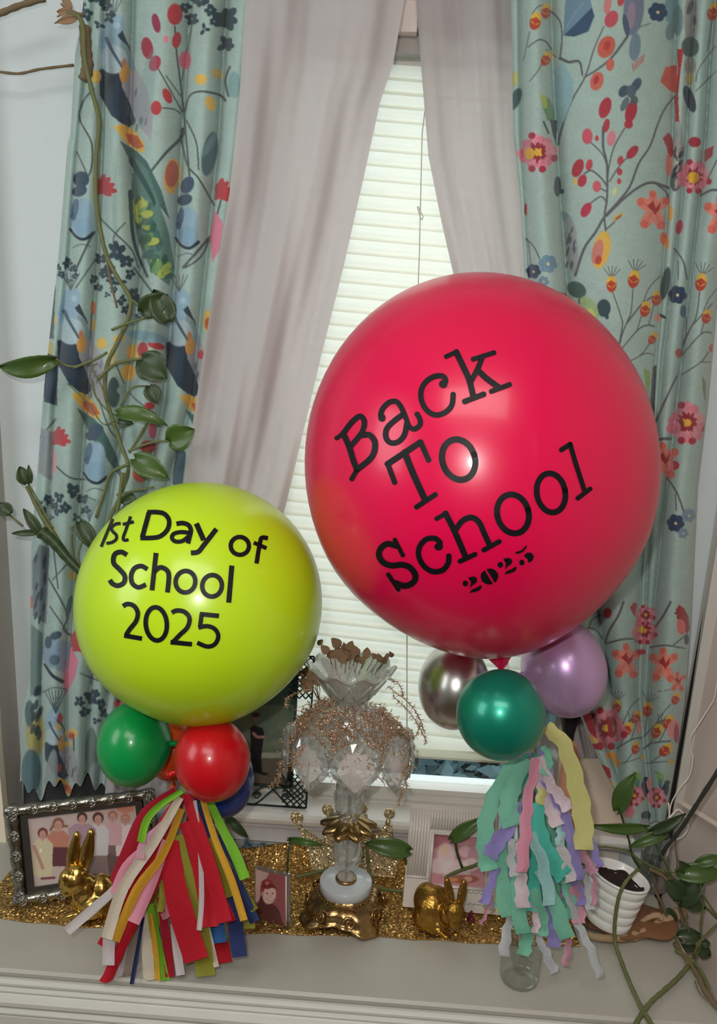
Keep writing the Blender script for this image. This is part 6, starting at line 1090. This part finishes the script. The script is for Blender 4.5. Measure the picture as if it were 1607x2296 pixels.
# middle vine crossing the frames
mY = PZ(1000, 2060).y+0.03
mv = root('pothos_runner', P(985, 1985, mY), 'thin pothos runner with three leaves crossing in front of the lamp and the cream frame', 'plant')
vine(mv, [(1090, 1928), (1060, 1942), (1035, 1950), (985, 1972), (944, 1994), (900, 1998), (862, 1994), (838, 1982), (826, 1950), (822, 1900)], 8, [mY-.03, mY-.02, mY-.01, mY, mY, mY, mY+.01, mY+.02, mY+.03, mY+.04], stemm)
vine(mv, [(664, 1966), (700, 1958), (735, 1948)], 8, mY+.03, stemm)
vine(mv, [(942, 1990), (920, 1955), (908, 1925), (910, 1905)], 6, mY-.004, leafd); vine(mv, [(1036, 1946), (1024, 1910), (1020, 1880)], 6, mY-.012, leafd); vine(mv, [(645, 2085), (644, 2000), (646, 1920), (652, 1884)], (4, 6), [0.9, .91, .92, .93], leafd)
lf(mv, (917, 1908), (816, 1890), 44, mY-.004, leafm, bend=.1); lf(mv, (1012, 1882), (1086, 1832), 34, mY-.012, leafm); lf(mv, (648, 1882), (728, 1896), 17, .93, leafm, bend=.25)
lf(mv, (505, 1830), (556, 1878), 22, 1.0, leafd)
# ================================================================ pot, log, jar
pb = PZ(1359, 2064, 0.017); rim = P(1392, 1962, pb.y+0.004); ax = (rim-pb); hp = ax.length; axn = Vector((0.20, 0.02, 1)).normalized(); kk = dep(pb)/F
pot = root('flower_pot', pb, 'small white banded flower pot with dark soil standing on the driftwood', 'pot')
potm = mat('white_glaze', (232, 232, 228), 0.3, var=0.03, coat=0.4)
hp = (P(1392, 1966, pb.y).z-pb.z)*1.02
prof = [(46*kk, 0.0)]
for i in range(5):
    t0_, t1_ = i/5, (i+1)/5; r0_, r1_ = (48+14*t0_)*kk, (48+14*t1_)*kk; prof += [(r0_-0.0006, hp*t0_+0.0002), (r0_+0.0008, hp*(t0_+0.025)), (r0_*.5+r1_*.5+0.0009, hp*(t0_+0.1)), (r1_+0.0008, hp*(t1_-0.025)), (r1_-0.0006, hp*t1_)]
prof += [(64*kk, hp*1.0), (64*kk, hp*1.04), (60*kk, hp*1.045), (57*kk, hp*1.0), (55*kk, hp*0.84), (0.001, hp*0.83)]
b = MB(); b.lathe(prof, pb, 48, ax=axn, capt=False); b.build('pot_body', potm, pot)
b = MB(); sa = pb+axn*hp*0.86; e1 = Vector((1, 0, 0)); e1 = (e1-axn*e1.dot(axn)).normalized(); e2 = axn.cross(e1)
b.grid(lambda u, v: sa+(e1*math.cos(u*6.2832)+e2*math.sin(u*6.2832))*(56*kk*v)+axn*(0.004*math.sin(u*31+v*9)*math.sin(v*14)*v+0.003*(1-v)), 48, 10); b.build('soil', mm('dark_soil', (44, 30, 26), 0.95, var=0.5, vscale=120, bump=1.0, bscale=300), pot, smooth=False)
barkm = mat('driftwood_bark', (118, 82, 54), 0.8, var=0.35, vscale=22, bump=0.8, bscale=70)
c = PZ(1400, 2075); 
lg = root('driftwood', c, 'flat curled piece of driftwood bark under the white pot', 'driftwood')
b = MB()
def slab(u, v, top):
    x = (u-0.5)*2; a_ = v*2*math.pi; r = math.sqrt(max(0, 1-x*x)); return c+Vector((x*S(118, c.y), math.cos(a_)*0.040*r**.7+0.004*math.sin(x*7), 0.0095+math.sin(a_)*0.007*r**.5))
b.grid(lambda u, v: slab(0.005+u*.99, v, 0), 40, 20); b.build('bark_slab', barkm, lg)
vine(lg, [(1296, 2088), (1312, 2110), (1350, 2128), (1400, 2122), (1440, 2100), (1490, 2062), (1530, 2046)], (12, 26), [c.y-.02, c.y-.035, c.y-.04, c.y-.035, c.y-.025, c.y-.0, c.y+.02], mm('pale_driftwood', (168, 140, 108), 0.8, var=0.3, vscale=30, bump=0.6, bscale=80), sides=10, name='curled_edge', zmin=0.008)
vine(lg, [(1420, 2082), (1445, 2062), (1470, 2052), (1482, 2058)], (8, 16), c.y-.01, mm('pale_driftwood', 0), name='bark_tip', sides=8)
jc = PZ(1462, 1992, 0.001); jr = S(32, jc.y)
jar = root('glass_jar', jc, 'small clear glass jar of water holding the pothos roots behind the white pot', 'jar')
b = MB(); zj = P(1455, 1870, jc.y).z; b.lathe([(jr*.8, 0.001), (jr, 0.006), (jr, zj*.7), (jr*.8, zj*.85), (jr*.85, zj)], jc, 36, capt=False); b.build('jar_body', crystal('jar_glass', (214, 224, 222), 0.2, 0.05), jar)
b = MB(); b.lathe([(jr*.78, 0.004), (jr*.94, 0.008), (jr*.94, zj*.5)], jc, 30); b.build('water', thin_glass('water', (170, 196, 200), 0.1), jar)
# white cord hanging by the right wall
cd_ = root('white_cord', P(1530, 1800, 1.03), 'thin white blind cord hanging and curling beside the right curtain', 'cord')
cm = mm('white_cord_plastic', (232, 222, 210), 0.5)
cq = [(1612, 1490), (1602, 1560), (1590, 1585), (1565, 1625), (1547, 1655), (1549, 1685), (1553, 1700), (1545, 1740), (1525, 1765), (1505, 1800), (1500, 1830)]
b = MB(); b.tube(crv([P(x, y, 1.03) for x, y in cq], 6), S(1.6, 1.03), 6); b.build('hanging_cord', cm, cd_)
b = MB(); b.tube(crv([P(x, y, 1.02) for x, y in [(1498, 1800), (1500, 1830), (1490, 1850), (1520, 1815), (1542, 1850), (1530, 1875), (1505, 1890), (1492, 1925)]], 6), S(2.2, 1.0), 6); b.build('coiled_end', cm, cd_)
# dark sheet standing in for shadow under the curtain; crumpled tissue behind the tassel
def rumple(name, pts4, Y0, Y1, m, label, cat, amp=0.006, seed=1, nu=60, nv=26):
    (xa, ya), (xb, yb), (xc, yc), (xd, yd) = pts4; r = random.Random(seed); ph = [r.uniform(0, 6) for _ in range(6)]
    def fn(u, v):
        px_ = (xa+(xb-xa)*u)*(1-v)+(xd+(xc-xd)*u)*v+6*math.sin(u*11+ph[0])*v; py_ = (ya+(yb-ya)*u)*(1-v)+(yd+(yc-yd)*u)*v-8*abs(math.sin(u*7+ph[1]))*(1-v)
        Y = Y0+(Y1-Y0)*v+amp*(math.sin(u*17+v*4+ph[2])+0.6*math.sin(u*31-v*7+ph[3])+0.5*math.sin(v*13+u*5+ph[4])); q = P(px_, py_, Y)
        if q.z < 0.002: q.z = 0.002
        return q
    b = MB(); b.grid(fn, nu, nv); o = b.build(name, m, solid=0.0012); tag(o, label, cat)
rumple('shadow_sheet', ((52, 1712), (300, 1735), (330, 1930), (50, 1940)), 1.085, 1.045, mm('shadow_charcoal', (62, 62, 64), 0.9, var=0.15, vscale=40, bump=0.3), 'dark sheet added for the shadow under the left floral curtain, behind the silver picture frame', 'shadow', 0.004, 3)
rumple('blue_tissue', ((548, 1888), (640, 1908), (668, 1945), (540, 1962)), 1.066, 1.058, mm('blue_grey_tissue', (116, 136, 146), 0.85, var=0.2, transl=0.15), 'crumpled blue grey tissue lying against the wall behind the small portrait', 'tissue', 0.003, 5, 30, 14)
bpy.context.view_layer.update()
